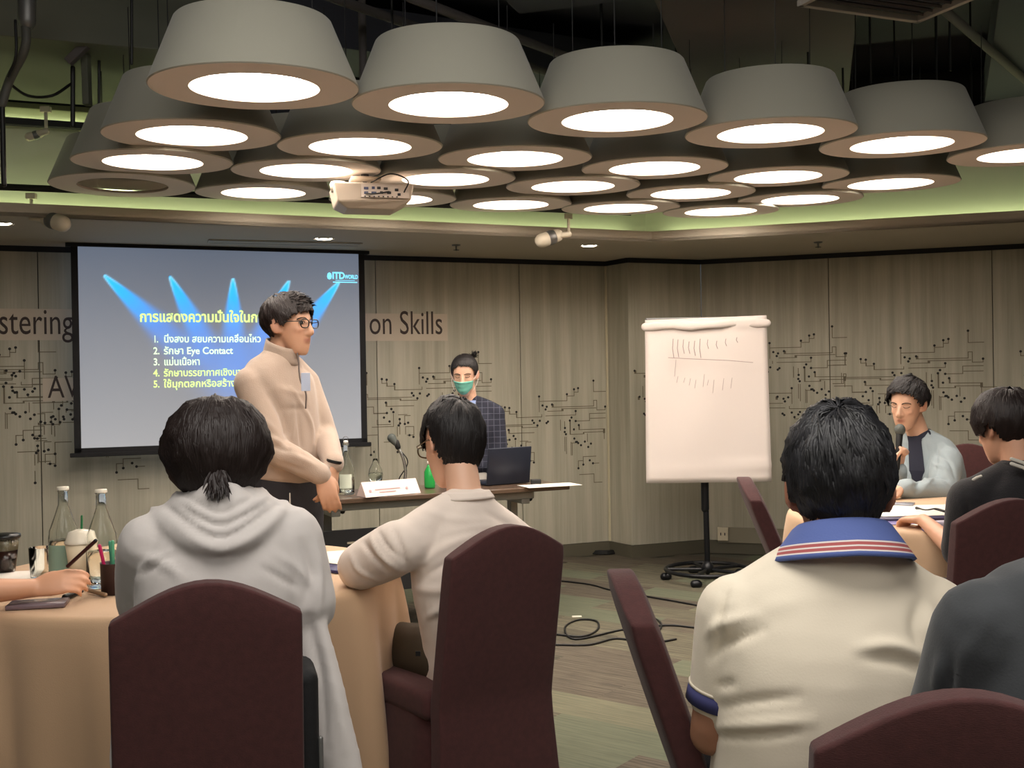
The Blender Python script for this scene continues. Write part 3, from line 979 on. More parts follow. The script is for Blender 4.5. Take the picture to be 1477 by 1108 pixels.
def round_table(c, R, seed, lab1, lab2):
    t = empty('round_table', (c[0], c[1], 0)); tag(t, lab1, 'table', 'round banquet tables')
    MB().lathe([(0, .705), (R - .03, .705), (R - .03, .728), (0, .728)], 48, caps=False).build('tabletop', TBW, t)
    MB().lathe([(.04, .03), (.04, .705)], 16).build('pedestal', GREY, t, True)
    MB().lathe([(.30, .0), (.30, .015), (.06, .04), (.0, .04)], 32).build('foot', GREY, t)
    rg = random.Random(seed); n = 256; mb = MB()
    ph = [rg.uniform(0, 6.28) for _ in range(6)]
    prof = [(0, 0), (.3, 0), (.6, 0), (.85, 0), (.97, 0), (1.0, .004), (1.012, .014), (1.018, .03)] + [(1.02, .03 + .70 * k / 14) for k in range(1, 15)]
    for j, (rr_, dz) in enumerate(prof):
        for k in range(n):
            a = 2 * PI * k / n
            t_ = max(0, dz - .02) / .71
            ph_ = a * 11 + .9 * math.sin(2 * a + ph[0]) + .6 * math.sin(3 * a + ph[1]) + .25 * math.sin(t_ * 3 + ph[2])
            fold = max(0, math.sin(ph_)) ** 1.6 * .075 + .012 * math.sin(a * 23 + ph[3])
            r = R * rr_ + t_ ** .75 * (fold + .02 - .012 * t_)
            mb.v.append((r * math.cos(a), r * math.sin(a), .735 - dz))
    for j in range(len(prof) - 1):
        for k in range(n): mb.f.append((j * n + k, (j + 1) * n + k, (j + 1) * n + (k + 1) % n, j * n + (k + 1) % n))
    mb.mi = [0] * len(mb.f)
    cl = mb.build('tablecloth', CLOTH, None, True); cl.location = (c[0], c[1], .002)
    so_ = cl.modifiers.new('thick', 'SOLIDIFY'); so_.thickness = .002
    tag(cl, lab2, 'tablecloth', 'tan round tablecloths')
    return t


T1 = (-1.05, 3.54); T2 = (1.93, 4.78)
round_table(T1, .665, 4, 'round banquet table under the tan cloth at the left', 'tan tablecloth falling in folds on the left round table')
round_table(T2, .72, 9, 'round banquet table under the tan cloth at the right', 'tan tablecloth on the right round table in front of the man in the blazer')

# ------------------------------------------------------------------ presenter table
q0 = onz(463, 722, .74); q1 = onz(822, 699.5, .74)
pd = (q1 - q0).normalized(); pn = Vector((-pd.y, pd.x, 0))      # away from the camera
q0 = q0 - pd * .16
PL = (q1 - q0).length
ptb = empty('presenter_table', (q0.x, q0.y, 0), math.atan2(pd.y, pd.x))
tag(ptb, 'long dark topped folding table with grey rails in front of the rear wall', 'table')
TT = mat('dark_table_top', S(92, 74, 60), .28, coat=.3)
RAIL = mat('grey_rail', S(140, 140, 134), .4, .4)
MB().box((PL / 2, .23, .727), (PL, .46, .026)).build('tabletop', TT, ptb, bevel=.004)
MB().box((PL / 2 - .05, .06, .692), (PL - .3, .03, .038)).build('rail', RAIL, ptb, bevel=.004)
MB().box((PL / 2 - .05, .40, .692), (PL - .3, .03, .038)).build('rail', RAIL, ptb, bevel=.004)
for s_ in (.25, PL - .25):
    lg = MB().box((s_, .23, .36), (.045, .05, .62)).build('leg', RAIL, ptb, bevel=.004)
    MB().box((s_, .23, .022), (.05, .46, .03)).build('foot', BLACK, ptb, bevel=.004)
    MB().box((s_, .23, .66), (.05, .36, .03)).build('leg_bracket', RAIL, ptb, bevel=.004)
    MB().tube([(s_ + .05, .1, .665), (s_ + .05, .34, .665)], .014, 8).build('latch_bar', BLACK, ptb, True)
MPX0 = .3
mp_ = MB().box((.72, .10, .40), (1.1, .012, .34)).build('modesty_panel', mat('modesty_black', S(34, 34, 36), .55), ptb, bevel=.003)
SLT = mat('slot_light', S(170, 160, 140), .6)
for k in range(3):
    MB().box((.42, .092, .50 - k * .062), (.20, .004, .010)).build('slot', SLT, ptb)
# ------------------------------------------------------------------ flipchart
fb = onz(1021, 838, 0)
FD = fb.y
tl, tr_, bl, br = at(930, 462, FD - .02), at(1105, 455, FD - .02), at(932, 697, FD - .06), at(1113, 695, FD - .06)
fc_ = empty('flipchart', (fb.x, fb.y, 0)); tag(fc_, 'white flipchart pad on a black pole with a round base, pen strokes on the page', 'flipchart')
FBLK = mat('flipchart_black', S(26, 27, 30), .35, .3)
WP = mat('flipchart_paper', S(212, 202, 195), .75, bump=(3.5, .35))
# page with curled lower edge
nx_, nz_ = 24, 30; mb = MB()
off = Vector((fb.x, fb.y, 0))
for side in (0, 1):
    for j in range(nz_):
        v = j / (nz_ - 1)
        for i in range(nx_):
            u = i / (nx_ - 1)
            p = (bl * (1 - u) + br * u) * (1 - v) + (tl * (1 - u) + tr_ * u) * v - off
            wv = .006 * math.sin(u * 5 + v * 3) + .010 * math.exp(-((v - .07 - .03 * u) / .02) ** 2) * (.4 + u) + .004 * math.sin(u * 9 - v * 6)
            p = p + Vector((0, -wv - .006 * (1 - side), 0))
            if v > .93: p += Vector((0, -.012 * math.sin((v - .93) / .07 * PI) * (1 + .5 * math.sin(u * 17)), 0))
            mb.v.append(p)
n = nx_ * nz_
for j in range(nz_ - 1):
    for i in range(nx_ - 1):
        a = j * nx_ + i
        mb.f.append((a, a + 1, a + nx_ + 1, a + nx_)); mb.f.append((n + a, n + a + nx_, n + a + nx_ + 1, n + a + 1))
for j in range(nz_ - 1):
    a = j * nx_; mb.f.append((a, a + nx_, n + a + nx_, n + a)); a += nx_ - 1; mb.f.append((a, n + a, n + a + nx_, a + nx_))
for i in range(nx_ - 1):
    mb.f.append((i, n + i, n + i + 1, i + 1)); a = (nz_ - 1) * nx_ + i; mb.f.append((a, a + 1, n + a + 1, n + a))
mb.mi = [0] * len(mb.f)
pg = mb.build('page', WP, fc_, True)
hr = MB()
hp = [(tl * (1 - u) + tr_ * u) - off + Vector((0, -.016 - .004 * math.sin(u * 14), -.045 + .006 * math.sin(u * 11))) for u in np.linspace(0, 1, 14)]
hr.tube(hp, [.026 + .005 * math.sin(i * 1.7) for i in range(14)], 10, True, ((0, 1, 0), .45))
hr.build('rolled_sheet', WP, fc_, True)
MB().box(((tl + tr_) / 2 - off + Vector((0, .035, -.55))), ((tr_ - tl).length * .97, .02, 1.02)).build('board', mat('board_grey', S(190, 186, 178), .5), fc_, bevel=.004)
MB().box(((tl + tr_) / 2 - off + Vector((0, .02, -.02))), ((tr_ - tl).length * .98, .035, .05)).build('clamp', GREY, fc_, bevel=.006)
pz = bl.z
MB().tube([(0, 0, .06), (-.01, 0, pz + .2)], .019, 14).build('pole', FBLK, fc_, True)
MB().tube([(-.01, 0, pz - .18), (-.01, 0, pz + .25)], .026, 14).build('sleeve', FBLK, fc_, True)
RG = [(.27 * math.cos(a), .27 * math.sin(a), .075) for a in np.linspace(0, 2 * PI, 48, endpoint=False)]
MB().tube(RG, .014, 8, False, None, closed=True).build('base_ring', FBLK, fc_, True)
for k in range(5):
    a = k * 2 * PI / 5 + .5
    MB().tube([(0, 0, .075), (.27 * math.cos(a), .27 * math.sin(a), .075)], .012, 8).build('spoke', FBLK, fc_, True)
    cs = MB().tube([(.27 * math.cos(a) - .012, .27 * math.sin(a), .027), (.27 * math.cos(a) + .012, .27 * math.sin(a), .027)], .026, 12).build('caster', FBLK, fc_, True)
MB().lathe([(.0, .06), (.045, .06), (.04, .10), (.02, .13)], 20).build('hub', FBLK, fc_, True)
# strokes
MK = mat('marker_ink', S(150, 132, 128), .7)
def onpage(px, py): return at(px, py, FD - .075) - off
def stroke(pts, r=.0022):
    MB().tube([onpage(*p) for p in pts], r, 5).build('pen_stroke', MK, fc_)
for (x, y1, y2, x2, y3, y4) in [(971, 489, 516, 975, 519, 543), (978, 490, 515, 978, 543, 552), (986, 490, 510, 988, 545, 552), (994, 493, 510, 996, 546, 556), (1002, 492, 513, 1004, 548, 560), (1010, 489, 516, 1016, 540, 558), (1021, 490, 503, 1022, 548, 556), (1034, 492, 503, 1030, 548, 567), (1047, 489, 499, 1044, 546, 563), (1063, 487, 494, 1056, 545, 560)]:
    stroke([(x, y1), (x - 1, (y1 + y2) / 2), (x + 1, y2)])
    stroke([(x2, y3), (x2 - 2, y4)], .0014)
stroke([(964, 516), (1000, 518), (1050, 520), (1086, 523)], .0020)

# ------------------------------------------------------------------ cables on the floor
for k, (pts, lab) in enumerate([
    ([(800, 915), (840, 918), (862, 908), (860, 896), (835, 894), (815, 905), (830, 922), (900, 908), (960, 902), (1000, 905)], 'tangled black cable on the carpet between the two chairs'),
    ([(796, 930), (850, 930), (890, 921), (935, 928), (975, 922)], 'second black cable crossing the carpet in front of the tangled one'),
    ([(800, 837), (850, 843), (885, 852), (960, 865), (1010, 874)], 'black cable running over the carpet towards the flipchart base'),
    ([(930, 905), (948, 910), (954, 902), (948, 894), (938, 890)], 'short black cable end beside the edge-on chair')]):
    P = [onz(x, y, .012) for x, y in pts]
    tag(MB().tube(catmull(P, 6), .0055, 6).build('floor_cable', CABLE, None, True), lab, 'cable', 'cables on the carpet')
cc = onz(870, 796, .012); mbx = MB()
for k in range(6):
    pts = [cc + Vector(((.125 - .006 * k) * math.cos(a) + .004 * math.sin(3 * a + k), (.125 - .007 * k) * math.sin(a), .004 + .008 * (k % 3))) for a in np.linspace(0, 2 * PI, 40, endpoint=False)]
    mbx.tube(pts, .006, 6, False, None, closed=True)
tag(mbx.build('cable_coil', CABLE, None, True), 'coil of black cable lying on the carpet in the corner', 'cable')
P = [cc + Vector((0, .12, .01)), cc + Vector((.01, .2, .12)), cc + Vector((.035, .245, .23))]
tag(MB().tube(catmull(P, 5), .003, 5).build('cable_lead', CABLE, None, True), 'thin lead rising from the cable coil to the panel edge', 'cable')
P = [onz(815, 800, .01), onz(835, 799, .01), onz(850, 796, .01)]
tag(MB().tube(catmull(P, 5), .0045, 5).build('floor_cable', CABLE, None, True), 'black cable end leading into the coil in the corner', 'cable')
tg = onz(833, 889.5, .012)
tag(rounded('cable_tag', (.055, .02, .008), mat('tag_white', S(225, 220, 205), .5), None, onz(832, 889.5, .008)), 'small white tag on the tangled cable', 'tag')

# ------------------------------------------------------------------ glass and things on the tables
GLASS = mat('clear_glass', (.96, .98, .96), .02, trans=1.0, ior=1.22)
WATER = mat('water', (.90, .95, .93), .0, trans=1.0, ior=1.33)
LABELP = mat('bottle_print', S(205, 214, 196), .6)
TEAL = mat('bottle_teal', S(138, 166, 148), .6)


def bottle(loc, s, label, water=.0, swing=False, cat='bottle', teal=False, group=None, fr=True):
    r_ = empty('glass_bottle', loc); tag(r_, label, cat, group)
    prof = [(.0, 0), (.040, 0), (.043, .006), (.043, .125), (.040, .150), (.024, .195), (.0145, .225), (.0135, .262), (.0165, .264), (.0165, .275), (.0125, .276), (.0115, .262), (.012, .225), (.021, .195), (.037, .150), (.0395, .125), (.0395, .01), (.0, .008)]
    MB().lathe([(a * s, b * s) for a, b in prof], 32, caps=False).build('bottle', GLASS, r_, True)
    if water: MB().lathe([(0, .012 * s), (.0385 * s, .013 * s), (.0385 * s, water * s), (0, water * s)], 28, caps=False).build('water', WATER, r_, True)
    mb = MB()
    for j in range(2):
        for k in range(9):
            a = -PI / 2 - .85 + 1.7 * k / 8
            mb.v.append((.0437 * s * math.cos(a), .0437 * s * math.sin(a), (.035 + .075 * j) * s))
    for k in range(8): mb.f.append((k, k + 1, k + 10, k + 9))
    mb.mi = [0] * 8
    if teal: mb.build('printed_label', TEAL if teal == 1 else LABELP, r_, True)
    if swing:
        MB().lathe([(0, .276 * s), (.013 * s, .276 * s), (.013 * s, .288 * s), (.0, .292 * s)], 16, caps=False).build('stopper', mat('stopper_white', S(230, 228, 220), .4), r_, True)
        MB().tube([(.014 * s * math.cos(a), 0, .30 * s + .012 * s * math.sin(a)) for a in np.linspace(0, 2 * PI, 14, endpoint=False)], .0016, 6, False, None, True).build('wire_bail', STEEL, r_, True)
    else:
        MB().lathe([(0, .277 * s), (.0165 * s, .277 * s), (.017 * s, .268 * s)], 16, caps=False).build('cap', mat('cap_pale', S(222, 214, 196), .4), r_, True)
    return r_


TZ = .738
def tp(px, py, z=TZ): return onz(px, py, z)
bottle(tp(93, 838), 1.05, 'glass water bottle with a teal print standing behind the hand with the pencil', .12, teal=1)
bottle(tp(148, 846), 1.05, 'glass water bottle standing left of the woman in the cardigan', .10, teal=0)
# takeaway cup with straw
k_ = tp(118, 842); tc_ = empty('takeaway_cup', k_); tag(tc_, 'pale takeaway cup with clear lid and green straw between the two bottles', 'cup')
MB().lathe([(.0, 0), (.03, 0), (.046, .125), (.044, .125), (.028, .004), (0, .004)], 28, caps=False).build('cup', mat('cup_cream', S(228, 210, 178), .5), tc_, True)
MB().lathe([(.048, .124), (.048, .130), (.044, .134), (.036, .158), (.012, .166), (.0, .167)], 28, caps=False).build('lid', mat('lid_milky', S(225, 215, 195), .25), tc_, True)
MB().tube([(0, 0, .1), (.004, 0, .205)], .0035, 8).build('straw', mat('straw_green', S(40, 120, 72), .4), tc_, True)
# iced drink
k_ = tp(8, 826); ic = empty('iced_drink', k_); tag(ic, 'clear cup of dark iced drink with black lid at the left edge', 'cup')
MB().lathe([(.0, 0), (.030, 0), (.044, .115), (.0425, .115), (.0285, .003), (0, .003)], 28, caps=False).build('cup', GLASS, ic, True)
MB().lathe([(.0, .004), (.028, .004), (.0375, .072), (0, .072)], 28, caps=False).build('drink', mat('cola', S(52, 30, 24), .15), ic, True)
MB().lathe([(.0, .073), (.0377, .073), (.0418, .108), (0, .108)], 24, caps=False).build('ice', mat('ice_drink', S(120, 112, 90), .2), ic, True)
MB().lathe([(.047, .112), (.049, .116), (.047, .124), (.02, .128), (0, .128)], 28, caps=False).build('lid', mat('lid_black', S(24, 24, 22), .3), ic, True)
# plain glass tumbler, pencil pot
k_ = tp(60, 833); o = MB().lathe([(.0, 0), (.033, 0), (.037, .095), (.0345, .095), (.031, .008), (0, .008)], 28, (0, 0, 0), caps=False).build('glass_tumbler', GLASS, None, True)
o.location = k_; tag(o, 'clear drinking glass standing between the iced drink and the bottle', 'glass')
k_ = tp(165, 856); pp = empty('pencil_pot', k_); tag(pp, 'dark mesh pencil pot with coloured pens beside the cardigan sleeve', 'pot')
MB().lathe([(.0, 0), (.036, 0), (.038, .088), (.0395, .090), (.0355, .088), (.034, .003), (0, .003)], 28, caps=False).build('pot', mat('pot_dark', S(58, 40, 40), .5), pp, True)
for k, (dx, dy, c_, L_) in enumerate([(-.028, -.01, (190, 30, 90), .05), (-.012, .01, (70, 150, 120), .055), (.0, -.005, (90, 170, 130), .06), (.012, .008, (60, 60, 130), .055), (.024, 0, (50, 50, 90), .04), (.018, -.02, (220, 215, 205), .035)]):
    a = k_ + Vector((dx * .4, dy, .02)); b = k_ + Vector((dx * 1.25, dy * 1.4, .09 + L_))
    pe = MB().tube([a, b], .0052, 8).build('pen', mat('pen_%d' % k, S(*c_), .35), None, True)
    tag(pe, ['magenta pen leaning left in the pencil pot', 'teal pen standing in the pencil pot', 'green pen standing tallest in the pencil pot', 'dark blue pen leaning right in the pencil pot', 'navy pen at the right rim of the pencil pot', 'short white pen in the pencil pot'][k], 'pen', 'pens in the pencil pot')
# cards, pens, papers
WPAP = mat('white_paper', S(232, 224, 212), .7)
def sheet(name, px, py, w_, d_, rot, m, label, cat='paper', h=.002, z=TZ, grp=None):
    o = rounded(name, (w_, d_, h), m, None, onz(px, py, z + h / 2 + .001), (0, 0, math.radians(rot)), min(.001, h * .3), 1)
    return tag(o, label, cat, grp)
sheet('card_pack', 55, 871, .15, .085, 12, mat('pack_violet', S(120, 104, 110), .25), 'flat shiny violet card pack lying under the wrist', 'pack', .012)
sheet('paper_sheet', 15, 830, .21, .15, 5, WPAP, 'white paper lying under the iced drink at the left edge')
pn_ = MB().tube([tp(128, 852, TZ + .008), tp(152, 858, TZ + .008)], .006, 8).build('marker_pen', mat('pen_tan', S(150, 120, 92), .4), None, True); tag(pn_, 'tan marker pen lying in front of the pencil pot', 'pen')
pn_ = MB().tube([tp(94, 862, TZ + .008), tp(118, 853, TZ + .008)], [.010, .005], 8).build('marker_pen', CABLE, None, True); tag(pn_, 'black marker pen lying under the fingers', 'pen')
sheet('paper_sheet', 487, 800, .24, .16, 20, WPAP, 'white sheet lying between the cardigan sleeve and the white sleeve')
sheet('notebook', 487, 818, .2, .13, -40, mat('notebook_blue', S(52, 52, 96), .4), 'blue edged notebook lying open beside the white sleeve', 'notebook', .009)
sheet('paper_sheet', 497, 809, .19, .12, -40, WPAP, 'white page lying on the blue notebook', z=TZ + .010)
# right table
sheet('paper_sheet', 1335, 733, .34, .22, 4, WPAP, 'white sheet at the far edge of the right table beside the black shirt')
sheet('notepad', 1310, 745, .30, .21, 2, mat('pad_edge', S(60, 54, 84), .5), 'dark edged notepad lying in front of the man in the blazer', 'notepad', .01)
sheet('paper_sheet', 1310, 740, .29, .2, 2, WPAP, 'white page on the dark edged notepad', z=TZ + .011)
VIO = mat('brochure_violet', S(120, 110, 160), .4, var=(9, .5))
sheet('brochure', 1300, 753, .28, .15, -6, VIO, 'violet printed brochure in front of the notepad', 'brochure')
sheet('paper_sheet', 1362, 757, .22, .16, 20, WPAP, 'white sheet under the rolled paper on the right table')
rp = empty('rolled_paper', onz(1338, 759, TZ + .021)); rp.rotation_euler = (0, 0, math.radians(8)); tag(rp, 'rolled paper with a purple end lying on the right table', 'roll')
MB().tube([(0, 0, 0), (.12, 0, 0)], .02, 18).build('roll', mat('roll_lilac', S(200, 190, 205), .5), rp, True)
MB().lathe([(0, 0), (.020, 0), (.021, .003), (.0, .003)], 18, caps=False).build('end_disc', mat('roll_purple', S(104, 92, 150), .4), rp).matrix_basis = Matrix.Translation((-.016, 0, 0)) @ Matrix.Rotation(PI / 2, 4, 'Y')
sheet('phone', 1298, 727, .07, .12, 60, mat('phone_silver', S(170, 172, 180), .2, .4), 'small silver device at the hand of the man in the blazer', 'phone', .012)
P = [onz(1322, 733, TZ + .012), onz(1335, 737, TZ + .012), onz(1350, 735, TZ + .012), onz(1362, 738, TZ + .012)]
tag(MB().tube(catmull(P, 5), .007, 6).build('cable', CABLE, None, True), 'short black cable lying on the papers of the right table', 'cable')

# ------------------------------------------------------------------ on the presenter table
PZ = .742
def pt(px, py, z=PZ): return onz(px, py, z)
bottle(pt(500, 713), .98, 'swing top glass bottle beside the clasped hands', .09, True, teal=2)
k_ = pt(466, 717); o = MB().lathe([(.0, 0), (.036, 0), (.04, .03), (.032, .07), (.024, .11), (.021, .11), (.028, .07), (.035, .03), (.0, .005)], 24, caps=False).build('glass_jar', mat('green_glass', (.75, .86, .68), .03, trans=1), None, True)
o.location = k_; tag(o, 'small greenish glass jar behind the clasped hands', 'jar')
k_ = pt(542, 701); cf = empty('carafe', k_); tag(cf, 'small bulb shaped glass carafe half full behind the name plate', 'carafe')
MB().lathe([(0, 0), (.02, .0), (.036, .03), (.042, .065), (.036, .095), (.018, .13), (.012, .155), (.010, .155), (.016, .13), (.033, .095), (.039, .065), (.033, .031), (0, .006)], 28, caps=False).build('bulb', GLASS, cf, True)
MB().lathe([(0, .007), (.032, .032), (.0378, .06), (.0370, .075), (0, .075)], 28, caps=False).build('water', WATER, cf, True)
MB().tube([(0, 0, .15), (0, 0, .21)], .002, 6).build('stopper', GLASS, cf, True)
# name plate
a = pt(528, 718); b_ = pt(607, 711); d = (b_ - a).normalized(); Ln = (b_ - a).length
np_ = empty('name_plate', a, math.atan2(d.y, d.x)); tag(np_, 'pinkish white folded name plate standing on the dark table', 'name plate')
NP = mat('name_plate_card', S(222, 200, 192), .5)
v = [(0, 0, 0), (Ln, 0, 0), (Ln, .05, .075), (0, .05, .075), (Ln, .10, 0), (0, .10, 0), (0, .003, 0), (Ln, .003, 0)]
MB().add(v[:6], [(0, 1, 2, 3), (3, 2, 4, 5), (0, 3, 5), (1, 4, 2), (0, 5, 4, 1)]).build('card', NP, np_)
NI = mat('name_ink', S(170, 140, 142), .6)
M = Matrix.Translation((.07, .0265, .04)) @ Matrix.Rotation(math.atan2(.075, .05), 4, 'X')
M = Matrix.Translation((.065, .0255, .041)) @ Matrix.Rotation(math.atan2(.075, .05), 4, 'X') @ Matrix.Translation((0, -.008, .0008))
for k, (x_, w_) in enumerate([(0, .15), (.02, .10)]):
    o = MB().box((x_ + w_ / 2, -k * .016, 0), (w_, .005, .0005)).build('print_line', NI, np_); o.matrix_basis = M
for x_ in (-.03, .19):
    o = MB().lathe([(.008, 0), (.008, .0005)], 12, (x_, -.006, 0)).build('print_emblem', NI, np_); o.matrix_basis = M
# gooseneck microphone
k_ = pt(583, 700); mk = empty('gooseneck_microphone', k_); tag(mk, 'gooseneck microphone with silver neck standing behind the name plate', 'microphone')
MB().lathe([(0, 0), (.06, 0), (.058, .02), (.03, .03), (0, .03)], 24, caps=False).build('base', CABLE, mk, True)
SIL = mat('chrome', S(190, 190, 185), .22, .9)
hh = [at(583, 697, k_.y) - k_, at(585, 680, k_.y) - k_, at(581, 660, k_.y) - k_, at(574, 645, k_.y) - k_]
MB().tube(catmull(hh, 6), .009, 10).build('neck', SIL, mk, True)
MB().tube([hh[-1], at(572, 638, k_.y) - k_], .016, 10).build('clip', CABLE, mk, True)
MB().tube([at(571, 640, k_.y) - k_, at(565, 632, k_.y) - k_], [.016, .026], 14).build('microphone_head', mat('mic_grille', S(95, 100, 96), .5, .5, bump=(500, .8)), mk, True)
MB().tube(catmull([at(573, 645, k_.y) - k_, at(587, 662, k_.y) - k_, at(586, 674, k_.y) - k_, at(576, 690, k_.y) - k_, at(577, 700, k_.y) - k_], 5), .0035, 6).build('cable', CABLE, mk, True)
# green bottle
k_ = pt(620, 704); gb = empty('green_bottle', k_); tag(gb, 'green plastic bottle with pale cap half hidden by the seated man with glasses', 'bottle')
MB().lathe([(0, 0), (.028, 0), (.03, .01), (.03, .09), (.014, .12), (.012, .13), (0, .13)], 20, caps=False).build('bottle', mat('green_plastic', S(40, 150, 70), .2), gb, True)
MB().lathe([(0, .13), (.013, .13), (.013, .148), (0, .15)], 16, caps=False).build('cap', WPAP, gb, True)
# laptop
a = pt(702, 701); b_ = pt(764, 696); d = (b_ - a).normalized()
lt = empty('laptop', a, math.atan2(d.y, d.x)); tag(lt, 'dark laptop open on the presenter table, its lid towards the camera', 'laptop')
NAVY = mat('laptop_navy', S(42, 46, 58), .35, .3)
LL = (b_ - a).length
rounded('keyboard_base', (LL, .21, .015), NAVY, lt, (LL / 2, .11, .008), None, .004, 2)
lid = rounded('lid', (LL, .21, .009), NAVY, lt, (LL / 2, -.01, .105), (math.radians(97), 0, 0), .004, 2)
rounded('adapter', (.06, .03, .03), CABLE, None, pt(773, 699) + Vector((0, 0, .015)), None, .006, 3)
tag(bpy.data.objects['adapter'], 'small black adapter beside the laptop', 'adapter')
o = sheet('paper_sheet', 793, 700, .32, .17, 22, WPAP, 'white paper at the right end of the presenter table', z=PZ)
# ------------------------------------------------------------------ people: continuous bodies grown from lofts, fused and sculpted
def dome_loft(rings):
    """rings: list of lists of points (same count) -> verts, faces, closed by flat fans"""
    n = len(rings[0]); v = [p for r in rings for p in r]; f = []
    for i in range(len(rings) - 1):
        for k in range(n): f.append((i * n + k, i * n + (k + 1) % n, (i + 1) * n + (k + 1) % n, (i + 1) * n + k))
    f.append(tuple(range(n))[::-1]); f.append(tuple(range((len(rings) - 1) * n, len(rings) * n)))
    return v, f


def torso_loft(secs, right0, n=32, ex=2.5, sub=4):
    """secs: (centre, half width, half depth[, right vector]); closed with domes"""
    C_ = catmull([s[0] for s in secs], sub); A = catmull([(s[1], s[2], 0) for s in secs], sub)
    Rv = catmull([list((s[3] if len(s) > 3 else right0)) for s in secs], sub)
    rings = []
    N = len(C_)
    for i in range(N):
        t = Vector(C_[min(i + 1, N - 1)] - C_[max(i - 1, 0)]).normalized()
        r = Vector(Rv[i]); r = (r - t * r.dot(t)).normalized(); fw_ = t.cross(r)
        def ring(k, sh):
            out = []
            for q in range(n):
                a = 2 * PI * q / n; c_, s_ = math.cos(a), math.sin(a)
                out.append(Vector(C_[i]) + t * sh + r * (math.copysign(abs(c_) ** (2 / ex), c_) * A[i][0] * k) + fw_ * (math.copysign(abs(s_) ** (2 / ex), s_) * A[i][1] * k))
            return out
        if i == 0: rings += [ring(.55, -A[0][1] * .45), ring(.88, -A[0][1] * .2)]
        rings.append(ring(1, 0))
        if i == N - 1: rings += [ring(.85, A[-1][1] * .25), ring(.4, A[-1][1] * .5)]
    return dome_loft(rings)


def ell(c, r, M=None, n=20):
    prof = [(max(1e-4, math.sin(PI * k / 12)), -math.cos(PI * k / 12)) for k in range(13)]
    v, f = lathe(prof, n, True)
    v = [Vector((p[0] * r[0], p[1] * r[1], p[2] * r[2])) for p in v]
    if M is not None: v = [M @ p for p in v]
    return [p + Vector(c) for p in v], f


def limb(pts, rad, n=16, sub=4, sq=None):
    P = catmull(pts, sub); R = catmull([(r, 0, 0) for r in rad], sub)[:, 0]
    return tube([tuple(p) for p in P], list(R), n, True, sq)


def xf(vf, M): return [M @ Vector(p) for p in vf[0]], vf[1]


def fuse(parts, voxel=.007, smooth=4, fac=.5):
    v, f = [], []
    for (a, b) in parts:
        k = len(v); v += [tuple(p) for p in a]; f += [tuple(i + k for i in q) for q in b]
    me = bpy.data.meshes.new('tmp'); me.from_pydata(v, [], f); me.update()
    bm = bmesh.new(); bm.from_mesh(me)
    bmesh.ops.recalc_face_normals(bm, faces=bm.faces[:]); bm.to_mesh(me); bm.free()
    o = bpy.data.objects.new('tmp', me); COL.objects.link(o)
    r = o.modifiers.new('r', 'REMESH'); r.mode = 'VOXEL'; r.voxel_size = voxel; r.adaptivity = 0
    s_ = o.modifiers.new('s', 'SMOOTH'); s_.factor = fac; s_.iterations = smooth
    dg = bpy.context.evaluated_depsgraph_get(); dg.update()
    out = bpy.data.meshes.new_from_object(o.evaluated_get(dg))
    bpy.data.objects.remove(o); bpy.data.meshes.remove(me)
    return out


def getvn(me):
    n = len(me.vertices); v = np.empty(n * 3, np.float32); me.vertices.foreach_get('co', v)
    no = np.empty(n * 3, np.float32); me.vertex_normals.foreach_get('vector', no)
    return v.reshape(-1, 3).astype(float), no.reshape(-1, 3).astype(float)


def setv(me, v):
    me.vertices.foreach_set('co', v.astype(np.float32).ravel()); me.update()


from mathutils.bvhtree import BVHTree


def snap(me, strokes):
    """lay fold lines on the cloth: each point slides along its sight line to the surface"""
    v, _ = getvn(me)
    bvh = BVHTree.FromPolygons([Vector(p) for p in v], [tuple(p.vertices) for p in me.polygons])
    out = []
    for pts, w_, a_ in strokes:
        P = catmull(pts, 4) if len(pts) > 2 else (np.linspace(np.array(list(pts[0])), np.array(list(pts[-1])), 6) if len(pts) > 1 else np.array([list(pts[0])]))
        q = []
        for p in P:
            d = (Vector(p) - CAM).normalized(); h = bvh.ray_cast(CAM, d)[0]
            if h is not None: q.append(h)
        if q: out.append((q, w_, a_))
    return out


def push(me, strokes):
    """strokes: (polyline pts, width, amount along normal) - gaussian ridges and dents"""
    v, no = getvn(me); d = np.zeros(len(v))
    for pts, w_, a_ in strokes:
        P = np.array([list(p) for p in pts], float)
        if len(P) == 1: dist = np.linalg.norm(v - P[0], axis=1); tap = 1
        else:
            dist = np.full(len(v), 1e9); tap = np.ones(len(v)); tot = len(P) - 1
            for i in range(len(P) - 1):
                ab = P[i + 1] - P[i]; t = np.clip(((v - P[i]) @ ab) / (ab @ ab), 0, 1)
                dd = np.linalg.norm(v - (P[i] + t[:, None] * ab), axis=1)
                m_ = dd < dist; dist[m_] = dd[m_]; tap[m_] = ((i + t) / tot)[m_]
            tap = np.sin(np.clip(tap, .04, .96) * PI) ** .5
        d += a_ * tap * np.exp(-(dist / w_) ** 2)
    setv(me, v + no * d[:, None])


def wrinkle(me, amp, scale, axis=(1, 1, 1), seed=0):
    v, no = getvn(me); out = np.zeros(len(v))
    for i, p in enumerate(v):
        q = Vector((p[0] * axis[0] * scale + seed, p[1] * axis[1] * scale, p[2] * axis[2] * scale))
        a = noise.noise(q); out[i] = (1 - abs(a) * 2.2) * .6 + noise.noise(q * 2.1) * .4
    setv(me, v + no * (out * amp)[:, None])


def basis(fwd, up=(0, 0, 1)):
    f_ = Vector(fwd).normalized(); r = f_.cross(Vector(up)).normalized(); u = r.cross(f_)
    return Matrix((r, f_, u)).transposed()


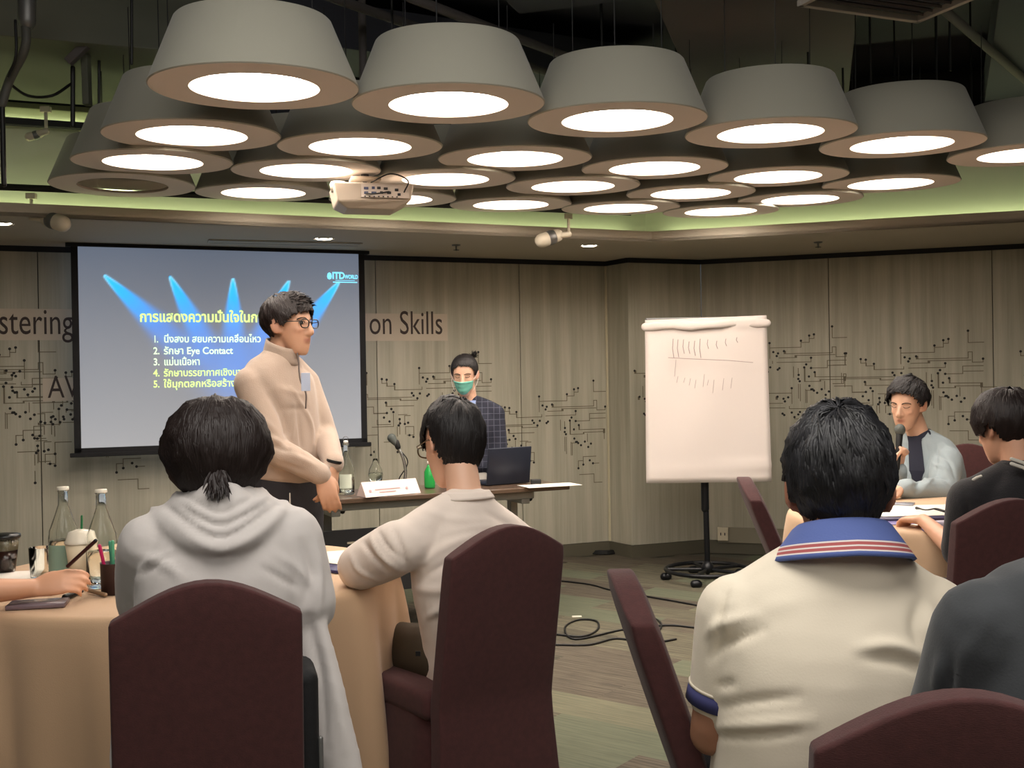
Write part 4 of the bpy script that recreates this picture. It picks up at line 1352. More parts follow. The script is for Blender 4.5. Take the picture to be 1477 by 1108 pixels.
def head_parts(M, s=1.0, jaw=1.0):
    """M: 4x4 (x right, y forward, z up), origin mid head; s: size"""
    parts = [ell((0, -.014, .030), (.076, .096, .086), n=28)]
    rings = []
    for (z, a, b, y) in [(-.118, .016, .014, .066), (-.112, .030, .026, .058), (-.098, .041, .040, .048), (-.078, .050 * jaw, .052, .038), (-.052, .058 * jaw, .064, .028), (-.024, .063, .072, .020), (.005, .066, .076, .014),
                         (.035, .067, .078, .008), (.065, .062, .072, .002), (.090, .05, .055, -.004)]:
        rings.append([Vector((a * math.copysign(abs(math.cos(t)) ** .85, math.cos(t)), y + b * math.sin(t), z)) for t in np.linspace(0, 2 * PI, 28, endpoint=False)])
    parts.append(dome_loft(rings))
    parts.append(limb([(0, .085, .018), (0, .098, -.005), (0, .107, -.026), (0, .099, -.034)], [.009, .011, .0135, .009], 10, 3))
    for q in (-1, 1):
        parts.append(ell((q * .012, .093, -.031), (.0085, .011, .008)))
        parts.append(ell((q * .033, .066, -.018), (.020, .018, .016)))
        E = Matrix.Rotation(q * .5, 3, 'Z') @ Matrix.Rotation(.18, 3, 'X')
        parts.append(ell((q * .079, -.008, -.006), (.008, .021, .034), E))
        parts.append(ell((q * .073, .004, -.026), (.007, .010, .013), E))
    parts.append(ell((0, .090, -.052), (.020, .010, .0055))); parts.append(ell((0, .088, -.063), (.017, .010, .0065)))
    S_ = M @ Matrix.Diagonal((s, s, s, 1))
    return [xf(p, S_) for p in parts]


def head_sculpt(me, M, s=1.0):
    def g(*p): return M @ (Vector(p) * s)
    st = []
    for q in (-1, 1):
        st.append(([g(q * .030, .084, .014)], .013 * s, -.006)); st.append(([g(q * .020, .088, .026), g(q * .045, .076, .026)], .007 * s, .0035))
        st.append(([g(q * .022, .09, .009), g(q * .041, .078, .009)], .005 * s, .0028))
        st.append(([g(q * .026, .10, -.03), g(q * .030, .092, -.05)], .006 * s, -.002))
        st.append(([g(q * .086, -.004, .0)], .012 * s, -.004))
    st.append(([g(-.022, .1, -.0575), g(.022, .1, -.0575)], .003 * s, -.004))
    st.append(([g(0, .098, -.080)], .014 * s, .002)); st.append(([g(-.014, .098, -.073), g(.014, .098, -.073)], .005 * s, -.002))
    push(me, st)


LIPC = S(158, 84, 76)


def tint(me, base, M, s=1.0, lips=True, hands=()):
    v, _ = getvn(me); n = len(v); c = np.tile(np.array(base, float), (n, 1))
    if M is not None:
        L_ = (np.array((M.inverted())) @ np.hstack([v, np.ones((n, 1))]).T).T[:, :3] / s
        if lips:
            k = np.exp(-((L_[:, 0] / .020) ** 2) ** 2 - ((L_[:, 2] + .0575) / .010) ** 2 * 1.2) * (L_[:, 1] > .07)
            c = c * (1 - .7 * k[:, None]) + np.array(LIPC) * .7 * k[:, None]
        k = np.exp(-(((np.abs(L_[:, 0]) - .08) / .012) ** 2) - ((L_[:, 2]) / .05) ** 2) * .35
        c = c * (1 - k[:, None]) + np.array(S(205, 130, 108)) * k[:, None]
        k = np.exp(-(((np.abs(L_[:, 0]) - .038) / .02) ** 2) - ((L_[:, 2] + .02) / .02) ** 2) * .16 * (L_[:, 1] > .03)
        c = c * (1 - k[:, None]) + np.array(S(210, 130, 108)) * k[:, None]
    a = me.color_attributes.new('skin', 'FLOAT_COLOR', 'POINT')
    a.data.foreach_set('color', np.hstack([c, np.ones((n, 1))]).astype(np.float32).ravel())


def skin_mat():
    M = bpy.data.materials.new('skin'); M.use_nodes = True; nt = M.node_tree; b = nt.nodes['Principled BSDF']
    a = nt.nodes.new('ShaderNodeAttribute'); a.attribute_name = 'skin'
    nt.links.new(a.outputs['Color'], b.inputs['Base Color'])
    b.inputs['Roughness'].default_value = .48; b.inputs['Subsurface Weight'].default_value = .03
    b.inputs['Subsurface Radius'].default_value = (.01, .004, .002)
    return M


SKIN = skin_mat()
HAIRB = mat('hair_black', S(24, 20, 20), .5, spec=.4, bump=(90, .6, (1, 1, .2)))
HAIRD = mat('hair_dark_brown', S(36, 27, 25), .48, spec=.42, bump=(90, .6, (1, 1, .2)))
HAIRG = mat('hair_black_grey', S(30, 30, 33), .45, spec=.55, bump=(90, .6, (1, 1, .2)), var=(26, .9))
BROW = mat('eyebrow', S(30, 24, 22), .8)
EYEW = mat('eye_white', S(190, 180, 172), .3); IRIS = mat('iris', S(24, 16, 14), .2)


def hair(parent, M, s, mtl, n=1500, rad=(.083, .103, .092), cen=(0, -.014, .030), crown=(0, -.045, .1), front=.045, side=-.005, back=-.085, lift=.007, width=.0036,
         wild=.2, seed=1, fringe=0, ear=True, part=0.0, drop=0.0, cap=True, gap=1.0, bob=None, taper=.22, cl=.010):
    """hair as a fitted cap plus thousands of tapered locks running from the crown.
    front/side/back: local height of the hairline at forehead, temples and nape"""
    rg = np.random.default_rng(seed); R = np.array(rad); Cn = np.array(cen)
    cr = np.array(crown) - Cn; cr = cr / R; cr /= np.linalg.norm(cr)
    def line(d):
        if bob is not None: return np.where(np.arctan2(np.abs(d[..., 0]), d[..., 1]) < .8, front, bob) + 0 * d[..., 0]
        return line_(d)
    def line_(d):              # hairline z (local) for direction d
        az = np.arctan2(np.abs(d[..., 0]), d[..., 1])      # 0 front, pi back
        z = np.interp(az, [0, .55, .95, 1.25, 1.62, 1.95, 2.3, PI], [front, front - .004, front - .022, side, side + .002 if not ear else side + .03, back + .045, back + .006, back])
        return z
    V_, F_ = [], []
    if cap:
        NP_, NT_ = 64, 40
        prof = []
        for j in range(NT_ + 1):
            for k in range(NP_):
                th = PI * j / NT_; a = 2 * PI * k / NP_
                d = np.array([math.sin(th) * math.cos(a), math.sin(th) * math.sin(a), math.cos(th)])
                p = Cn + d * R
                zl = float(line(d)); lowz = zl + cl
                if p[2] < lowz:        # tuck under the hairline: pull inside the skull
                    k_ = min(1, (lowz - p[2]) / .012); p = Cn + d * R * (1 - .16 * k_); 
                prof.append(p)
        base = len(V_)
        V_ += [tuple(p) for p in prof]
        for j in range(NT_):
            for k in range(NP_):
                F_.append((j * NP_ + k, (j + 1) * NP_ + k, (j + 1) * NP_ + (k + 1) % NP_, j * NP_ + (k + 1) % NP_))
    # locks
    d = rg.normal(size=(n * 3, 3)); d /= np.linalg.norm(d, axis=1)[:, None]
    p = Cn + d * R
    ok = p[:, 2] > line(d) + .004
    d = d[ok][:n]; nn = len(d)
    K = 8
    step = (.010 + .010 * rg.random(nn)) * gap
    cur = d.copy(); path = []
    rgj = rg.normal(size=(nn, 3)) * wild
    for k in range(K):
        off = 1 + lift / .09 * (.25 + .75 * math.sin(PI * min(1, (k + 1.2) / K))) * (1 + .8 * wild * rgj[:, :1])
        lump = np.array([noise.noise(Vector(c_) * 5.5 + Vector((seed, 0, 0))) for c_ in cur])[:, None] * lift * .9 / .09
        P = Cn + cur * R * (off + lump * (wild > .08))
        path.append(P)
        away = cur - cr; away -= cur * np.sum(away * cur, 1)[:, None]; away /= np.linalg.norm(away, axis=1)[:, None] + 1e-6
        grav = np.array([0, 0, -1.]) - cur * (-cur[:, 2:3]); 
        t = away + .45 * grav + rgj * .8
        if fringe: t += np.array([fringe, .0, 0]) * np.clip(cur[:, 1:2], 0, 1)
        t -= cur * np.sum(t * cur, 1)[:, None]; t /= np.linalg.norm(t, axis=1)[:, None] + 1e-6
        cur = cur + t * (step / .09)[:, None]; cur /= np.linalg.norm(cur, axis=1)[:, None]
        zl = line(cur); z_ = Cn[2] + cur[:, 2] * R[2]
        below = z_ < zl - .004
        step = np.where(below, step * .25, step)
    path = np.stack(path, 1)
    if drop:
        path[:, :, 2] -= drop * np.linspace(0, 1, K)[None] ** 2
    wd = width * np.array([.35, .8, 1, 1, .95, .8, .55, .12])
    for i in range(nn):
        b0 = len(V_)
        for k in range(K):
            q = path[i, k]; nrm = (q - Cn); nrm /= np.linalg.norm(nrm)
            tg_ = path[i, min(k + 1, K - 1)] - path[i, max(k - 1, 0)]; sd = np.cross(tg_, nrm); sd /= np.linalg.norm(sd) + 1e-9
            V_ += [tuple(q - sd * wd[k]), tuple(q + nrm * wd[k] * .8), tuple(q + sd * wd[k])]
        for k in range(K - 1):
            a = b0 + k * 3; F_ += [(a, a + 1, a + 4, a + 3), (a + 1, a + 2, a + 5, a + 4)]
    Vn = np.array(V_); kz = np.clip((-.012 - Vn[:, 2]) / .07, 0, 1.3)[:, None] * taper
    Vn[:, :1] *= 1 - kz; Vn[:, 1:2] = (Vn[:, 1:2] + .01) * (1 - kz * .8) - .01
    S_ = M @ Matrix.Diagonal((s, s, s, 1)); A = np.array(S_)
    W = (A @ np.hstack([Vn, np.ones((len(V_), 1))]).T).T[:, :3]
    W = W - np.array(list(parent.location))
    me = bpy.data.meshes.new('hair'); me.from_pydata(W.tolist(), [], F_)
    return link('hair', me, mtl, parent, True)


def brows_eyes(parent, M, s=1.0, closed=True, look=0.0):
    M = Matrix.Translation(-parent.location) @ M
    def g(p): return M @ (Vector(p) * s)
    for q in (-1, 1):
        pts = [g((q * x, y, z)) for x, y, z in [(.014, .0935, .026), (.026, .0915, .0305), (.040, .0825, .029), (.049, .0735, .023)]]
        MB().tube(catmull(pts, 4), [.0022 * s] * 13, 6).build('eyebrow', BROW, parent, True)
        if closed:
            pts = [g((q * x, y, z)) for x, y, z in [(.018, .0885, .010), (.026, .0895, .0065), (.036, .0855, .0065), (.045, .0775, .010)]]
            MB().tube(catmull(pts, 4), .0013 * s, 6).build('eyelash', IRIS, parent, True)
        else:
            e = MB().add(*ell((0, 0, 0), (.0115, .009, .0062))).build('eye', EYEW, parent, True)
            e.matrix_local = M @ Matrix.Translation(Vector((q * .031, .0795, .010)) * s) @ Matrix.Rotation(-q * .25, 4, 'Z') @ Matrix.Diagonal((s, s, s, 1))
            i_ = MB().add(*ell((look, .0068, 0), (.0052, .0028, .0055))).build('iris', IRIS, e, True)
            pts = [g((q * x, y, z)) for x, y, z in [(.018, .0885, .011), (.026, .0905, .0155), (.036, .0865, .0155), (.045, .0775, .011)]]
            MB().tube(catmull(pts, 4), .0013 * s, 6).build('eyelash', IRIS, parent, True)


def glasses(parent, M, s=1.0, m=None, name='glasses'):
    M = Matrix.Translation(-parent.location) @ M
    def g(p): return M @ (Vector(p) * s)
    mb = MB(); m = m or mat('glasses_black', S(20, 18, 18), .3)
    for q in (-1, 1):
        ring = [g((q * (.034 + .025 * math.copysign(abs(math.cos(a)) ** .7, math.cos(a))), .101 - .10 * abs(.034 + .025 * math.cos(a) * 1) ** 1.25, .008 + .017 * math.copysign(abs(math.sin(a)) ** .8, math.sin(a)))) for a in np.linspace(0, 2 * PI, 28, endpoint=False)]
        mb.tube(ring, .0024 * s, 6, False, None, closed=True)
        mb.tube([g((q * .059, .094, .016)), g((q * .079, .07, .014)), g((q * .083, .0, .008)), g((q * .082, -.02, -.006))], .0018 * s, 6)
    mb.tube([g((-.009, .100, .012)), g((0, .102, .015)), g((.009, .100, .012))], .0018 * s, 6)
    return mb.build(name, m, parent, True)


def hand_parts(wr, dirv, nrm, side=1, curl=.5, s=1.0, spread=.12, thumb=.6, grip=None):
    """wrist point, direction of the fingers, normal of the back of the hand; side=+1: thumb lies on x=+ (dir x nrm)"""
    d = Vector(dirv).normalized(); n_ = Vector(nrm); n_ = (n_ - d * n_.dot(d)).normalized(); x = d.cross(n_) * side
    def g(a, b, c): return Vector(wr) + (x * a + d * b + n_ * c) * s
    out = [torso_loft([(g(0, -.012, 0), .026 * s, .020 * s), (g(0, .02, 0), .032 * s, .017 * s), (g(.001, .055, 0), .040 * s, .0155 * s), (g(0, .086, -.002), .041 * s, .013 * s)], x, 18, 2.3, 3)]
    L = [(.030, .072, .0088), (.010, .080, .0092), (-.010, .074, .0088), (-.029, .058, .0078)]
    for k, (xo, ln, r) in enumerate(L):
        c_ = curl * (1 + .12 * k); a = 0.12; p = g(xo * .9, .072, 0); pts = [p]; q = g(xo, .092, -.001); pts.append(q); fan = spread * (1.5 - k) * .35
        for (fr, cc) in ((.46, c_ * .8), (.30, c_ * 1.1), (.24, c_ * .8)):
            a += cc
            q = q + (d * math.cos(a) + x * fan * math.cos(a) - n_ * math.sin(a)) * ln * fr * s
            pts.append(q)
        out.append(limb(pts, [r * 1.05 * s, r * 1.1 * s, r * s, r * .92 * s, r * .72 * s], 10, 3))
    p0 = g(.020, .018, -.004); p1 = g(.040, .045, -.012 - .01 * thumb); p2 = g(.046 - .012 * thumb, .075, -.020 - .022 * thumb); p3 = g(.040 - .03 * thumb, .098, -.024 - .03 * thumb)
    out.append(limb([p0, p1, p2, p3], [.016 * s, .0135 * s, .0108 * s, .0085 * s], 10, 4))
    return out


def body(J, name='person', label='', skin=(200, 150, 125), s=1.0, fat=1.0, M=None, hs=1.0, voxel=.008, base=None, hands=(), face=True, sm=3, jaw=1.0):
    """J: joints dict. The whole skin body as ONE mesh"""
    R = J['right']
    P = []
    sp = J['spine']              # hip, waist, chest, shoulder level, neck base
    wd = [(.150, .105), (.135, .095), (.145, .100), (.115, .070), (.060, .056)]
    P.append(torso_loft([(Vector(c), w_[0] * fat * .93, w_[1] * fat * .93) for c, w_ in zip(sp, wd)], R))
    if M is not None:
        P += head_parts(M, hs, jaw)
        hb = M @ (Vector((0, -.022, -.055)) * hs); P.append(limb([Vector(sp[-1]) - Vector((0, 0, .03)), (Vector(sp[-1]) + hb) / 2, hb], [.055 * hs, .051 * hs, .053 * hs], 18, 4))
    for a in J.get('arms', []):
        sh, el, wr = map(Vector, a[:3])
        k = fat ** .5
        P.append(limb([(Vector(sp[3]) * .6 + sh * .4) + Vector((0, 0, -.012)), sh], [.036, .038 * k], 14, 3))
        P.append(limb([sh, (sh + el) / 2, el, el + (wr - el) * .3, wr], [.046 * k, .044 * k, .036 * k, .038 * k, .0255], 14, 4))
    for h in hands: P += hand_parts(**h)
    for l in J.get('legs', []):
        hp, kn, an, toe = map(Vector, l)
        P.append(limb([hp, (hp + kn) / 2, kn, kn + (an - kn) * .35, an], [.078 * fat, .068 * fat, .050, .048, .034], 16, 4))
        P.append(limb([an, an + Vector((0, 0, -.02)), toe], [.036, .036, .026], 12, 3))
    me = fuse(P, voxel, sm)
    if M is not None and face: head_sculpt(me, M, hs)
    tint(me, S(*skin), M, hs)
    o = link(name, me, SKIN, None, True)
    b_ = Vector(base) if base is not None else Vector((sp[0][0], sp[0][1], 0))
    me.transform(Matrix.Translation(-b_)); o.location = b_
    return tag(o, label, 'person')


def wear(parent, name, parts, m, voxel=.008, sm=5, strokes=(), wr=None, label=None):
    """garment fused from lofts given in world space, child of the person"""
    me = fuse(parts, voxel, sm)
    if strokes: push(me, [(p, w_ * .9, a_ * 1.25) for p, w_, a_ in snap(me, strokes)])
    if wr: wrinkle(me, *wr)
    me.transform(Matrix.Translation(-parent.location))
    o = link(name, me, m, parent, True)
    if label: o['label'] = label
    return o


def local(o, parent):
    """mesh built in world space -> child of parent"""
    return o


def rel(parent, *objs):
    for o in objs: o.data.transform(Matrix.Translation(-parent.location))


def trousers(parent, legs, m, fat=1.0, hip=None, voxel=.010, name='trousers', ankle=.065):
    P = []
    for l in legs:
        hp, kn, an, toe = map(Vector, l)
        P.append(limb([hp, (hp + kn) / 2, kn, kn + (an - kn) * .4, an + Vector((0, 0, .03))], [.098 * fat, .086 * fat, .070, .066, ankle], 18, 4))
    a, b_ = Vector(legs[0][0]), Vector(legs[1][0]); c = (a + b_) / 2; r = (b_ - a).normalized()
    P.append(torso_loft([(c + Vector((0, 0, -.06)), .155 * fat, .105 * fat), (c + Vector((0, 0, .04)), .165 * fat, .115 * fat), (c + Vector((0, 0, .11)), .160 * fat, .11 * fat)], r))
    return wear(parent, name, P, m, voxel, 3)


def shoes(parent, legs, m):
    for l in legs:
        an, toe = Vector(l[2]), Vector(l[3]); d = (toe - an); d.z = 0; d.normalize()
        me = fuse([limb([an - d * .03 + Vector((0, 0, -.035)), an + d * .06 + Vector((0, 0, -.045)), toe + d * .03 + Vector((0, 0, -.0))], [.042, .045, .034], 14, 4, ((0, 0, 1), .85))], .01, 2)
        me.transform(Matrix.Translation(-parent.location)); link('shoe', me, m, parent, True)


def sleeve(sh, el, wr, r=(.066, .060, .052, .050, .040), end=1.0, chest=None, ck=.062):
    sh, el, wr = map(Vector, (sh, el, wr))
    out = []
    e = el + (wr - el) * end
    out.append(limb([sh, (sh + el) / 2, el, el + (e - el) * .4, e], list(r), 18, 5))
    if chest is not None: out.append(limb([Vector(chest), sh], [ck, r[0] * .98], 16, 3))
    return out


def H4(c, fwd, up=(0, 0, 1)):
    M = basis(fwd, up).to_4x4(); M.translation = Vector(c); return M


def seated_legs(hip, fwd, right, knee=.44, spread=.10, drop=0.0, hz=.50, out=.06):
    hip = Vector(hip); f_ = Vector(fwd); f_.z = 0; f_.normalize(); r = Vector(right); r.z = 0; r.normalize(); L = []
    for q in (-1, 1):
        h = hip + r * q * spread; k = h + f_ * .42 + r * q * out; k.z = hz + .02; a = k + f_ * .02; a.z = .085
        L.append((h, k, a, a + f_ * .15 + Vector((0, 0, -.045))))
    return L


def locks(parent, M, s, mtl, roots, dirv, n, L, w_, seed, up=.5, jit=.25, name='hair_tuft'):
    rg = np.random.default_rng(seed); V_, F_ = [], []
    for i in range(n):
        r_ = Vector(roots(rg)); d0 = Vector(dirv(r_, rg)).normalized(); p = r_.copy(); b0 = len(V_)
        ll = L * (.6 + .6 * rg.random()); d = d0.copy()
        nrm = (r_ - Vector((0, -.014, .03))).normalized()
        for k in range(6):
            sd_ = d.cross(nrm).normalized(); ww = w_ * [.7, 1, 1, .85, .6, .1][k]
            V_ += [p - sd_ * ww, p + nrm * ww * .7, p + sd_ * ww]
            p = p + d * ll / 5; d = (d + Vector((rg.normal() * jit * .3, rg.normal() * jit * .3, -up * .16))).normalized()
        for k in range(5):
            a = b0 + k * 3; F_ += [(a, a + 1, a + 4, a + 3), (a + 1, a + 2, a + 5, a + 4)]
    S_ = Matrix.Translation(-parent.location) @ M @ Matrix.Diagonal((s, s, s, 1)); me = bpy.data.meshes.new(name); me.from_pydata([tuple(S_ @ Vector(p)) for p in V_], [], F_)
    return link(name, me, mtl, parent, True)


def wbuild(mb, name, m, parent, smooth=True, label=None):
    o = mb.build(name, m, parent, smooth); rel(parent, o)
    if label: o['label'] = label
    return o


def collar_band(parent, name, c, rt, fw, rx, ry, h, m, tilt=0.0, flare=.0, thick=.006, seg=5, openf=0.0):
    """standing or turned collar around the neck; tilt lowers the front"""
    mb = MB(); n = 40
    for j in range(seg):
        t = j / (seg - 1); k = 1 - .1 * t + flare * (1 - t)
        for i in range(n):
            a = 2 * PI * i / n
            mb.v.append(tuple(Vector(c) + rt * (math.cos(a) * rx * k) + fw * (math.sin(a) * ry * k) + V3(0, 0, h * (t - .4) - tilt * (1 + math.sin(a)) * .5)))
    for j in range(seg - 1):
        for i in range(n): mb.f.append((j * n + i, j * n + (i + 1) % n, (j + 1) * n + (i + 1) % n, (j + 1) * n + i))
    mb.mi = [0] * len(mb.f)
    o = wbuild(mb, name, m, parent); sd = o.modifiers.new('t', 'SOLIDIFY'); sd.thickness = thick
    return o


def V3(*a): return Vector(a)


def trap(nk, shL, shR, r=.066, z=-.018):
    nk = Vector(nk) + V3(0, 0, z); o = []
    for sh in (shL, shR):
        sh = Vector(sh); o.append(limb([nk + (sh - nk) * .08, nk + (sh - nk) * .5 + V3(0, 0, .006), sh], [.058, .060, r], 16, 4))
    return o
NAVYT = mat('trousers_dark', S(44, 42, 46), .8, bump=(120, .3))
SHOE = mat('shoe_black', S(20, 20, 22), .4)

# ============ 1. standing man with glasses in a beige half-zip fleece
Y = 4.50
FLEECE = mat('fleece_beige', S(176, 156, 140), .95, bump=(260, .3), sheen=.3)
c = at(424, 470, Y)
hM = H4(at(417, 469, Y), (.90, -.42, -.06), (.0, 0, 1))
fw = V3(.84, -.54, 0).normalized(); rt = fw.cross(V3(0, 0, 1))      # person's right
hip = at(412, 715, Y + .01); waist = at(410, 655, Y); chest = at(402, 585, Y); shl = at(400, 537, Y); nk = at(404, 512, Y)
def sidept(p, r_, f_=0, dz=0): return Vector(p) + rt * r_ + fw * f_ + V3(0, 0, dz)
shR = sidept(shl, .140, -.01, -.045); shL = sidept(shl, -.155, .0, -.045)
wrR = at(464, 686, Y - .18); wrL = at(482, 672, Y - .13)
elR = at(390, 640, Y - .17); elL = at(467, 625, Y + .10)
elR = at(399, 648, Y - .17)
legs = []
for q, dx in ((1, .0), (-1, .0)):
    h = sidept(hip, q * .085, 0, -.02); k = V3(h.x + .01, h.y, .50); a = V3(h.x, h.y, .085)
    legs.append((h, k, a, a + fw * .14 + V3(0, 0, -.045)))
J = dict(right=rt, spine=[hip, waist, chest, shl, nk], arms=[(shR, elR, wrR), (shL, elL, wrL)], legs=legs)
hd = [dict(wr=wrR, dirv=(.30, -.10, -.93), nrm=(.2, -.95, .15), side=-1, curl=.30, s=.98, thumb=.4),
      dict(wr=wrL, dirv=(-.18, -.25, -.95), nrm=(.85, -.5, .1), side=1, curl=.30, s=.98, thumb=.4)]
P1 = body(J, 'person', 'standing man with glasses in a beige half-zip fleece, hands clasped', (206, 158, 128), 1, 1.0, hM, 1.02, .0062, V3(hip.x, hip.y, 0), hd)
parts = [torso_loft([(hip + V3(0, 0, .075), .158, .124), (hip + V3(0, 0, .105), .166, .132), (waist, .162, .126), (chest, .168, .124), (shl + V3(0, 0, -.01), .158, .098), (nk + V3(0, 0, -.01), .078, .072)], rt)]
parts += trap(nk, shL, shR, .062)
parts += sleeve(shR, elR, wrR, (.066, .062, .056, .053, .043), .96, (shl + shR) / 2) + sleeve(shL, elL, wrL, (.064, .060, .054, .050, .042), .94, (shl + shL) / 2)
fr = -1
st = [([at(386, 560, Y - .2), at(408, 600, Y - .2), at(414, 640, Y - .2)], .022, -.010),      # armhole
      ([at(372, 600, Y - .25), at(398, 622, Y - .27)], .014, .006), ([at(380, 640, Y - .25), at(420, 652, Y - .25)], .012, -.006),
      ([at(376, 625, Y - .25), at(408, 640, Y - .25)], .012, .006), ([at(420, 655, Y - .22), at(455, 672, Y - .22)], .012, .006), ([at(405, 668, Y - .25), at(440, 680, Y - .22)], .012, -.005),
      ([at(420, 560, Y - .1), at(448, 610, Y - .1), at(450, 650, Y - .1)], .013, .006), ([at(430, 600, Y - .12), at(436, 655, Y - .12)], .012, -.007), ([at(424, 585, Y - .12), at(420, 640, Y - .12)], .012, .006),
      ([at(400, 560, Y - .15), at(440, 570, Y - .12)], .016, .004), ([at(404, 590, Y - .15), at(445, 590, Y - .12)], .012, -.004)]
wear(P1, 'fleece', parts, FLEECE, .0075, 5, st, (.0025, 11, (1, 1, .7), 3))
# collar, zip, badge
col = []
cN = nk + V3(0, 0, .012); ax_f = fw
for j in range(5):
    t = j / 4; r_ = .068 - .004 * t
    col.append([cN + rt * (math.cos(a) * r_) + ax_f * (math.sin(a) * (r_ + .006) + .012 * t + .004) + V3(0, 0, -.024 + .058 * t - .034 * math.sin(a) * (1 - t * .25)) for a in np.linspace(0, 2 * PI, 36, endpoint=False)])
mb = MB()
for r_ in col: mb.v += r_
for i in range(4):
    for k in range(36): mb.f.append((i * 36 + k, i * 36 + (k + 1) % 36, (i + 1) * 36 + (k + 1) % 36, (i + 1) * 36 + k))
mb.mi = [0] * len(mb.f); o = mb.build('collar', FLEECE, P1, True); rel(P1, o); sd = o.modifiers.new('t', 'SOLIDIFY'); sd.thickness = .009
ZIP = mat('zip_grey', S(110, 98, 92), .5)
def front(p, f_, dz=0, r_=0): return Vector(p) + fw * f_ + rt * r_ + V3(0, 0, dz)
o = MB().tube(catmull([front(nk, .088, .028), front(nk, .10, -.02), front(shl, .125, -.03), front(chest, .150, .05), front(chest, .148, -.01)], 5), .0035, 6).build('zip', ZIP, P1, True); rel(P1, o)
bp_ = at(441, 551, Y - .14)
o = MB().add(*torso_loft([(bp_ + V3(0, 0, -.035), .026, .002), (bp_ + V3(0, 0, .035), .026, .002)], rt, 8, 6)).build('name_badge', mat('badge_pale', S(176, 186, 206), .3), P1); rel(P1, o)
o = MB().lathe([(.031, -.006), (.033, 0), (.031, .006)], 20, caps=False).build('wrist_watch', SHOE, P1, True)
o.matrix_local = Matrix.Translation(wrL + V3(.0, 0, .018) - P1.location) @ Matrix.Rotation(.25, 4, 'Y')
trousers(P1, legs, NAVYT, 1.0)
shoes(P1, legs, SHOE)
bpos = at(418, 712, Y - .15)
o = MB().tube([bpos, bpos + V3(0, 0, -.10)], .003, 5).build('key_strap', mat('strap_white', S(210, 205, 195), .5), P1, True); rel(P1, o)
hair(P1, hM, 1.02, HAIRD, 1700, rad=(.083, .104, .093), front=.078, side=.018, back=-.066, lift=.008, wild=.14, seed=3, crown=(.02, -.06, .1), width=.0040)
# quiff lifted over the forehead
def quiff(rg):
    a = rg.uniform(-.85, .85); y = rg.uniform(-.02, .066); return (.062 * a, y, .03 + .092 * math.sqrt(max(.05, 1 - (a * .75) ** 2 - ((y + .014) / .112) ** 2)))
locks(P1, hM, 1.02, HAIRD, quiff, lambda r_, rg: (rg.normal() * .12, .95 + rg.normal() * .12, .55 + rg.normal() * .1), 420, .034, .0034, 5, .8, .12)
brows_eyes(P1, hM, 1.02, False)
glasses(P1, hM, 1.02)
def setup(px_nk, Yb, fwd):
    fw_ = Vector(fwd); fw_.z = 0; fw_.normalize(); return fw_, fw_.cross(V3(0, 0, 1))


def off(p, rt_, fw_, r_=0, f_=0, z=0): return Vector(p) + rt_ * r_ + fw_ * f_ + V3(0, 0, z)


# ============ 2. woman in a light grey hooded cardigan
CARD = mat('cardigan_grey', S(200, 194, 190), .75, bump=(90, .06), sheen=.2)
Y = 2.60
fw, rt = setup(0, 0, (-.27, .96, 0))
nk = at(318, 712, Y); shl = at(320, 752, Y - .01); chest = at(318, 850, Y - .02); waist = at(318, 960, Y); hip = V3(chest.x, Y + .02, .52)
hM = H4(at(313, 655, Y + .03), fw + V3(0, 0, -.30), (0, 0, 1))
shL = off(shl, rt, fw, -.158, 0, -.048); shR = off(shl, rt, fw, .158, 0, -.048)
elL = at(207, 872, Y + .07); elR = at(444, 878, Y + .02)
wrL = elL + fw * .24 + rt * .05 + V3(0, 0, .0); wrR = elR + fw * .26 - rt * .08 + V3(0, 0, .0)
wrL.z = wrR.z = .80
legs = seated_legs(hip, fw, rt, hz=.46)
J = dict(right=rt, spine=[hip, waist, chest, shl, nk], arms=[(shR, elR, wrR), (shL, elL, wrL)], legs=legs)
P2 = body(J, 'person', 'seated woman with a dark bob seen from behind in a light grey hooded cardigan', (214, 172, 146), 1, 1.0, hM, .98, .008, V3(hip.x, hip.y, 0),
          [dict(wr=wrR, dirv=(-.5, .85, -.05), nrm=(0, 0, 1), side=-1, curl=.3, s=.9), dict(wr=wrL, dirv=(.2, .97, -.05), nrm=(0, 0, 1), side=1, curl=.3, s=.9)], face=True)
tail = [limb([at(438, 880, Y + .0), at(452, 960, Y - .02), at(466, 1040, Y - .04), at(480, 1130, Y - .05), at(488, 1230, Y - .05)], [.05, .062, .072, .080, .07], 16, 4, ((.3, .95, 0), .42)),
        limb([at(205, 880, Y + .04), at(196, 980, Y + .02), at(190, 1100, Y)], [.05, .06, .06], 14, 4, ((.3, .95, 0), .5))]
parts = [torso_loft([(off(hip, rt, fw, 0, 0, -.02), .195, .15), (waist, .185, .14), (chest, .190, .135), (shl + V3(0, 0, -.02), .168, .098), (nk + V3(0, 0, -.008), .088, .080)], rt)]
parts += trap(nk, shL, shR)
parts += sleeve(shR, elR, wrR, (.075, .072, .064, .056, .045), .9, (shl + shR) / 2) + sleeve(shL, elL, wrL, (.075, .072, .062, .056, .045), .9, (shl + shL) / 2) + tail
